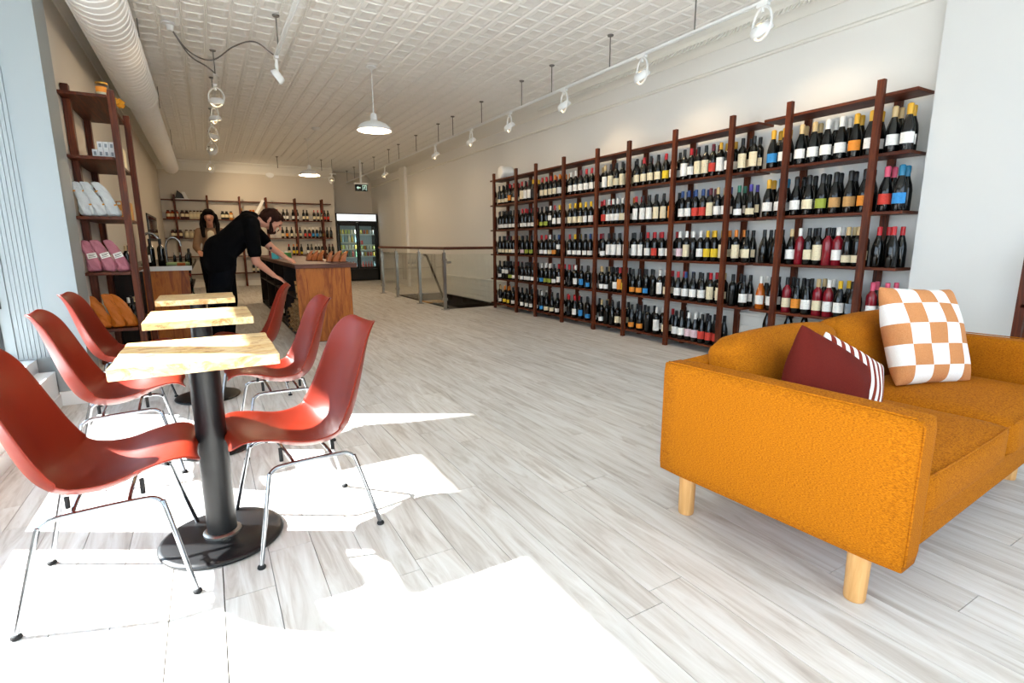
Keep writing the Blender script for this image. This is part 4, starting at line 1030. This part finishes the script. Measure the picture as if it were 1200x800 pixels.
for k, px in enumerate((285.5, 288.8)): tag(part('carton', MB().box(bx(px)-.027, bx(px)+.027, YBF+.03, YBF+.10, bz[1]+.0005, bz[1]+.26), M_bago), 'slim orange carton above the bending person, %s of two' % ('left', 'right')[k], 'box', 'orange cartons on the back shelf')
tag(part('paper_tube', MB().obox((bx(293.5), YBF-.08, 1.98), (.07, .04, .62), (0, .52, 0)), M_white), 'white paper strip slanting across the back shelf above the bending person', 'paper')
t = thing('angled_screen', 'black angled screen with white box on top of the back shelf', 'screen', (bx(208), YBF+.08, bz[0]))
part('screen', MB().prism([(bx(203), bz[0]+.02), (bx(206), bz[0]+.02+.20), (bx(211), bz[0]+.13), (bx(213), bz[0]+.02)], 'Y', YBF+.03, YBF+.10), M_blackplastic, t)
part('white_box', MB().prism([(bx(210), bz[0]+.02), (bx(210.5), bz[0]+.19), (bx(214), bz[0]+.19), (bx(217), bz[0]+.02)], 'Y', YBF+.09, YBF+.16), M_white, t)
part('tray', MB().box(bx(202), bx(218), YBF+.01, YBF+.18, bz[0]+.0005, bz[0]+.02), M_whitemetal, t)

# ================================================================ FRIDGE
FX0, FX1, FY0 = 3.345, 4.56, 15.98
t = thing('drinks_fridge', 'black double door drinks fridge with a lit white header', 'fridge', (3.95, FY0, 0))
q = MB(); q.box(FX0, FX0+.05, FY0, 16.6, .02, 1.98); q.box(FX1-.05, FX1, FY0, 16.6, .02, 1.98); q.box(FX0, FX1, FY0, 16.6, 1.93, 1.98); q.box(FX0, FX1, FY0, 16.6, .02, .36); q.box(FX0, FX1, 16.55, 16.6, .02, 1.98); q.box(FX0+.05, FX1-.05, FY0+.02, 16.55, 1.68, 1.93)
part('cabinet', q, M_blackplastic, t)
part('inner_wall', MB().box(FX0+.051, FX1-.051, 16.50, 16.548, .362, 1.678), mat('fridge_liner', '8f9c9c', .5), t)
part('lit_header', MB().box(FX0+.04, FX1-.04, FY0-.012, FY0, 1.765, 1.955), mat('lit_panel', 'dfe6ea', .4, emit='e8f0f5', es=.45), t)
part('header_trim', MB().box(FX0+.02, FX1-.02, FY0-.010, FY0+.02, 1.69, 1.755), M_blackplastic, t)
part('badge', MB().box(3.92, 3.99, FY0-.012, FY0-.010, 1.715, 1.73), M_steel, t)
FM = (FX0+FX1)/2
for xa, xb in ((FX0+.06, FM-.006), (FM+.006, FX1-.06)):
    d = MB(); d.box(xa, xa+.045, FY0-.025, FY0+.012, .37, 1.68); d.box(xb-.045, xb, FY0-.025, FY0+.012, .37, 1.68); d.box(xa, xb, FY0-.025, FY0+.012, 1.62, 1.68); d.box(xa, xb, FY0-.025, FY0+.012, .37, .42)
    dr = part('door', d, M_blackplastic, t)
    part('pane', MB().box(xa+.045, xb-.045, FY0-.008, FY0-.002, .42, 1.62), M_fridge_glass, dr)
    part('handle', MB().box(xa+.008 if xa > FM-.1 else xb-.025, xa+.025 if xa > FM-.1 else xb-.008, FY0-.05, FY0-.025, .8, 1.2), M_blackplastic, dr)
fz = [1.39, 1.15, .95, .72, .40]; fzr = [1.39, 1.08, .93, .74, .40]
M_wire = mat('fridge_shelf', 'b9c4c6', .4)
def canmat(k):
    c = ['c9d0cf', 'b6a23e', '7c9aa0', '2b3a42', 'a9463a', 'd7d3c2', '4f7a5b', 'c77f2e', '1d2a3a', 'aebd6a'][k]; return mat('drink_'+c, c, .35)
q = MB().lathe([(0, 0), (.026, 0), (.031, .006), (.031, .108), (.026, .118), (0, .118)], 10); can_me = q.mesh('can', canmat(0), True, angle=1)
q = MB().lathe([(0, 0), (.031, 0), (.031, .12), (.012, .17), (.012, .22), (0, .22)], 10); bt_me = q.mesh('beer', canmat(0), True, angle=1)
for side, zs, xa, xb in (('left', fz, FX0+.13, FM-.06), ('right', fzr, FM+.06, FX1-.13)):
    for zi, z in enumerate(zs):
        if z > .41:
            part('wire_shelf', MB().box(FX0+.055 if side == 'left' else FM+.003, FM-.003 if side == 'left' else FX1-.055, FY0+.04, 16.45, z-.012, z), M_wire, t)
            part('price_strip', MB().box(FX0+.055 if side == 'left' else FM+.003, FM-.003 if side == 'left' else FX1-.055, FY0+.03, FY0+.04, z-.035, z), M_wire, t)
        n = 6
        for k in range(n):
            if side == 'right' and zi == 1 and k > 1: continue
            x = xa+(xb-xa)*k/(n-1); tall = zi == 4 or (side == 'left' and zi in (1, 3))
            o = link('beer_bottle' if tall else 'drink_can', bt_me if tall else can_me, None, (x, FY0+.10, z+.0005 if z > .41 else .3625)); setm(o, canmat(rnd.choice([3, 8, 6, 1, 2, 4] if tall and zi >= 3 else [0, 0, 5, 1, 9, 2, 4, 7])))
            tag(o, 'small %s behind the %s fridge door, %s shelf, %s from left' % ('dark bottle' if tall else 'drink can', side, ('top', 'second', 'third', 'fourth', 'bottom')[zi], ORD[k]), 'bottle' if tall else 'can', 'drinks, %s side of fridge, %s shelf' % (side, ('top', 'second', 'third', 'fourth', 'bottom')[zi]))
    for x in ((FX0+.07, FM-.03) if side == 'left' else (FM+.03, FX1-.07)):
        l = bpy.data.lights.new('fridge_tube', 'AREA'); l.shape = 'RECTANGLE'; l.size = .02; l.size_y = 1.15; l.energy = .9; l.color = (.86, .95, 1.0)
        o = bpy.data.objects.new('fridge_tube', l); C.objects.link(o); o.location = (x, FY0+.05, 1.02); o.rotation_euler = Vector(((.6 if x < (FX0+FX1)/2-.3 or (side == 'right' and x < FM+.1) else -.6), 1, 0)).to_track_quat('-Z', 'Y').to_euler()

# ================================================================ EXIT SIGN
t = thing('exit_sign', 'black exit pictogram sign hanging at the back right corner', 'sign', (3.63, 14.0, 2.52))
part('housing', MB().box(3.47, 3.78, 13.98, 14.02, 2.435, 2.60), M_blackplastic, t)
part('bracket', MB().box(3.45, 3.80, 13.96, 14.04, 2.605, 2.64).box(3.60, 3.64, 13.98, 14.02, 2.64, 3.2), M_whitemetal, t)
M_exit = mat('exit_symbol', '9fc4b4', .5, emit='b9d8cb', es=.55)
q = MB(); yf = 13.976
q.prism([(3.50, 2.517), (3.545, 2.56), (3.545, 2.53), (3.60, 2.53), (3.60, 2.505), (3.545, 2.505), (3.545, 2.475)], 'Y', yf, yf+.004)
part('arrow', q, M_exit, t)
q = MB()
q.box(3.65, 3.66, yf, yf+.004, 2.455, 2.585); q.box(3.745, 3.755, yf, yf+.004, 2.455, 2.585); q.box(3.65, 3.755, yf, yf+.004, 2.575, 2.585)
part('door_symbol', q, M_exit, t)
q = MB(); q.lathe([(.011, 0), (.011, .004), (0, .004)], 10, (3.71, yf+.002, 2.555), (0, -1, 0))
for a, c_ in (((3.705, 2.54), (3.695, 2.505)), ((3.705, 2.535), (3.68, 2.525)), ((3.705, 2.535), (3.73, 2.52)), ((3.695, 2.505), (3.675, 2.475)), ((3.695, 2.505), (3.72, 2.49)), ((3.72, 2.49), (3.722, 2.465))):
    q.tube([(a[0], yf+.001, a[1]), (c_[0], yf+.001, c_[1])], .005, 5)
part('running_figure', q, M_exit, t)

# ================================================================ PEOPLE
def hand(caps, wr, tip_dir, palm_n, curl=.5, s=1.0, thumb=1):
    """palm plus four curled fingers and a thumb, as tapered limbs"""
    f = Vector(tip_dir).normalized(); n = Vector(palm_n).normalized(); sd = f.cross(n).normalized()*thumb; w_ = Vector(wr)
    k0 = w_+f*.085*s
    for i in range(4):
        o_ = sd*(.030-.020*i)*s; ln = (.075, .083, .078, .062)[i]*s
        caps.append((w_+f*.01*s+o_*.6, k0+o_, .015*s, .0125*s))
        d1 = (f*math.cos(curl)+n*math.sin(curl)); d2 = (f*math.cos(curl*2.2)+n*math.sin(curl*2.2)); o2 = sd*(.004-.0027*i)*s
        a = k0+o_; b_ = a+d1*ln*.5+o2; c_ = b_+d2*ln*.5
        caps.append((a, b_, .0095*s, .0085*s)); caps.append((b_, c_, .0085*s, .0075*s))
    t0 = w_+f*.025*s+sd*.022*s; t1 = t0+(f*.5+sd*.8+n*.3).normalized()*.042*s; t2 = t1+(f*.85+sd*.25+n*.45).normalized()*.034*s
    caps.append((t0, t1, .013*s, .0105*s)); caps.append((t1, t2, .0105*s, .008*s))
V = Vector
# ---- the man bending over
man = thing('person', 'person in black t-shirt and black trousers bending over beside the counter', 'person', (.12, 6.62, 0))
Y0 = 6.62
hip = V((.14, Y0, .90)); kn = [V((.06, Y0-.12, .48)), V((.17, Y0+.12, .48))]; an = [V((.00, Y0-.14, .09)), V((.13, Y0+.14, .09))]
rsh, rel, rwr = V((.45, Y0-.20, 1.30)), V((.465, Y0-.235, .93)), V((.64, Y0-.16, .765))
lsh, lel, lwr = V((.50, Y0+.18, 1.27)), V((.665, Y0+.13, 1.075)), V((.795, Y0+.03, .965))
hd = V((.672, Y0-.01, 1.365)); face = V((.80, -.10, -.58)).normalized(); crown_ = V((.52, 0, .80)); crown_ = (crown_-face*crown_.dot(face)).normalized(); sidev = face.cross(crown_)
caps = []
for sg in (-1, 1):
    caps += [(hip+V((-.02, sg*.08, .0)), hip+V((.0, sg*.07, .14)), .135, .135), (hip+V((.0, sg*.075, .12)), V((.27, Y0+sg*.085, 1.15)), .135, .135), (V((.27, Y0+sg*.085, 1.15)), V((.42, Y0+sg*.09, 1.31)), .13, .115)]
    i = 0 if sg < 0 else 1
    caps += [(hip+V((0, sg*.09, -.02)), kn[i], .105, .07), (kn[i], an[i], .066, .045), (an[i]+V((-.03, 0, -.04)), an[i]+V((.16, 0, -.055)), .038, .032)]
caps += [(V((.46, Y0-.17, 1.33)), V((.49, Y0+.17, 1.31)), .075, .075), (V((.47, Y0, 1.38)), hd+V((-.05, 0, -.015)), .062, .056),
         (rsh, rel, .056, .046), (rel, rwr, .044, .028), (lsh, lel, .056, .046), (lel, lwr, .044, .028)]
hand(caps, rwr, (.85, -.1, -.5), (.35, .1, -.9), .6, 1.0, 1)
hand(caps, lwr, (.75, -.25, -.45), (.2, .1, -.9), .7, 1.0, 1)
caps += [(hd-face*.02+crown_*.02, hd-face*.015+crown_*.025, .093, .093), (hd+face*.03-crown_*.04, hd+face*.055-crown_*.075, .062, .042), (hd+face*.04+crown_*.03, hd+face*.045+crown_*.032, .065, .065),
         (hd+face*.105+crown_*.015, hd+face*.125-crown_*.018, .010, .015), (hd+face*.09+crown_*.035+sidev*.03, hd+face*.09+crown_*.035-sidev*.03, .016, .016)]
for sg in (-1, 1): caps += [(hd+sidev*sg*.088-crown_*.025-face*.015, hd+sidev*sg*.096+crown_*.022-face*.022, .012, .016)]
body = flesh('body', caps, M_skin, man, .0075, 5)
for sg in (-1, 1):
    q = MB(); ell(q, hd+face*.098+crown_*.012+sidev*sg*.031, (.011, .011, .008)); part('eye', q, M_eye, man, smooth=True)
q = MB(); q.obox(hd+face*.112-crown_*.052, (.012, .045, .010), (0, .6, 0)); part('mouth', q, M_lips, man, bevel=.003)
# hair, beard
hc = [(hd-face*.025+crown_*.045, hd-face*.04+crown_*.03, .102, .102), (hd+face*.052+crown_*.082, hd-face*.02+crown_*.075, .052, .080), (hd-face*.085-crown_*.01, hd-face*.07-crown_*.055, .055, .045)]
for sg in (-1, 1): hc += [(hd+sidev*sg*.055+face*.035+crown_*.065, hd+sidev*sg*.06-face*.05+crown_*.02, .042, .05), (hd+sidev*sg*.083+face*.012+crown_*.03, hd+sidev*sg*.083+face*.012-crown_*.02, .014, .012)]
flesh('hair', hc, M_hairbrown, man, .008, 4)
bc_ = [(hd+face*.055-crown_*.095, hd+face*.085-crown_*.085, .040, .026), (hd+face*.115-crown_*.036+sidev*.02, hd+face*.115-crown_*.036-sidev*.02, .009, .009)]
for sg in (-1, 1): bc_ += [(hd+sidev*sg*.078+face*.012-crown_*.025, hd+sidev*sg*.052+face*.055-crown_*.085, .014, .026)]
flesh('beard', bc_, M_hairbrown, man, .007, 3)
# clothes
tc_ = []
for sg in (-1, 1):
    tc_ += [(hip+V((-.02, sg*.08, .0)), hip+V((.0, sg*.07, .16)), .164, .160), (hip+V((.0, sg*.075, .14)), V((.27, Y0+sg*.085, 1.155)), .156, .152), (V((.27, Y0+sg*.085, 1.155)), V((.425, Y0+sg*.09, 1.32)), .150, .132)]
tc_ += [(V((.455, Y0-.17, 1.335)), V((.485, Y0+.17, 1.315)), .092, .092), (rsh, rsh.lerp(rel, .74), .080, .072), (lsh, lsh.lerp(lel, .62), .080, .070), (V((.44, Y0, 1.40)), V((.485, Y0, 1.40)), .085, .075)]
flesh('t_shirt', tc_, M_tshirt, man, .010, 5)
pc = []
for sg in (-1, 1):
    i = 0 if sg < 0 else 1
    pc += [(hip+V((-.01, sg*.07, .08)), hip+V((0, sg*.085, -.04)), .148, .140), (hip+V((0, sg*.09, -.04)), kn[i], .132, .098), (kn[i], an[i]+V((0, 0, -.01)), .096, .075)]
flesh('trousers', pc, M_trouser, man, .011, 4)
for i in (0, 1):
    q = MB(); q.obox(an[i]+V((.055, 0, -.078)), (.27, .095, .022)); ell(q, an[i]+V((.07, 0, -.05)), (.13, .05, .05)); part('shoe', q, M_blackplastic, man, smooth=True)
q = MB(); ta = lsh.lerp(lel, 1.0).lerp(lwr, .1); q.lathe([(.015, 0), (.015, .002), (0, .002)], 14, ta+V((-.022, -.040, .004)), (-.35, -.9, .1)); part('forearm_tattoo', q, M_tattoo, man, label='small round black forearm tattoo')
# ---- the woman behind the sink counter
wom = thing('person', 'person in beige cardigan and cream top standing behind the bending person', 'person', (.10, 10.0, 0))
h = V((.10, 10.0, 1.535)); WY = 10.03
caps = [(V((.10, WY, .92)), V((.10, WY, 1.05)), .125, .115), (V((.10, WY, 1.05)), V((.10, WY, 1.28)), .112, .10), (V((-.05, WY, 1.31)), V((.25, WY, 1.31)), .058, .058), (V((.10, WY, 1.32)), h+V((0, .012, -.07)), .05, .048),
        (h+V((0, .015, .03)), h+V((0, .012, .035)), .087, .087), (h+V((0, -.035, -.01)), h+V((0, -.045, -.085)), .068, .040), (h+V((0, -.09, .02)), h+V((0, -.105, -.015)), .008, .013)]
for sg in (-1, 1):
    x = .10+sg*.085; caps += [(V((x, WY, .92)), V((x, WY, .50)), .098, .066), (V((x, WY, .50)), V((x, WY+.01, .09)), .062, .042), (V((x, WY, .045)), V((x, WY-.15, .035)), .036, .03)]
wl = [V((-.065, WY, 1.31)), V((-.125, WY-.02, 1.07)), V((-.09, WY-.22, 1.0))]; wr_ = [V((.265, WY, 1.31)), V((.32, WY-.02, 1.05)), V((.22, WY-.22, .98))]
for a in (wl, wr_): caps += [(a[0], a[1], .046, .038), (a[1], a[2], .036, .024)]
hand(caps, wl[2], (.2, -.9, -.25), (.2, -.2, -.9), .5, .9, 1); hand(caps, wr_[2], (-.4, -.85, -.2), (-.1, -.2, -.9), .5, .9, -1)
flesh('body', caps, M_skin2, wom, .008, 5)
for sg in (-1, 1):
    q = MB(); ell(q, h+V((sg*.030, -.083, .008)), (.009, .008, .0055)); part('eye', q, M_eye, wom, smooth=True)
q = MB(); ell(q, h+V((0, -.096, -.045)), (.021, .007, .008)); part('mouth', q, M_lips, wom, smooth=True)
hc = [(h+V((0, .03, .05)), h+V((0, .02, .055)), .098, .096), (h+V((-.045, -.068, .092)), h+V((.045, -.068, .092)), .024, .024), (h+V((0, .075, -.02)), h+V((0, .085, -.22)), .085, .07)]
for sg in (-1, 1): hc += [(h+V((sg*.092, .0, .04)), h+V((sg*.112, .0, -.10)), .030, .034), (h+V((sg*.112, -.0, -.10)), h+V((sg*.100, -.055, -.29)), .038, .030)]
flesh('hair', hc, M_hairblack, wom, .010, 4)
cc = [(V((.10, WY, .88)), V((.10, WY, 1.05)), .155, .142), (V((.10, WY, 1.05)), V((.10, WY, 1.27)), .138, .122), (V((-.055, WY+.01, 1.305)), V((.255, WY+.01, 1.305)), .075, .075)]
for a in (wl, wr_): cc += [(a[0], a[1], .064, .056), (a[1], a[1].lerp(a[2], .88), .054, .042)]
flesh('cardigan', cc, M_cardigan, wom, .011, 4)
flesh('top', [(V((.10, WY-.075, 1.0)), V((.10, WY-.062, 1.28)), .085, .068)], M_inner, wom, .010, 3)
flesh('trousers', [(V((.10+sg*.06, WY, .93)), V((.10+sg*.085, WY, .86)), .128, .118) for sg in (-1, 1)]+[(V((.10+sg*.085, WY, .86)), V((.10+sg*.085, WY, .50)), .116, .084) for sg in (-1, 1)]+[(V((.10+sg*.085, WY, .5)), V((.10+sg*.085, WY, .09)), .082, .06) for sg in (-1, 1)], M_trouser, wom, .012, 3)
for sg in (-1, 1):
    q = MB(); q.obox((.10+sg*.085, WY-.06, .012), (.085, .25, .022)); ell(q, (.10+sg*.085, WY-.07, .04), (.046, .12, .042)); part('shoe', q, M_blackplastic, wom, smooth=True)
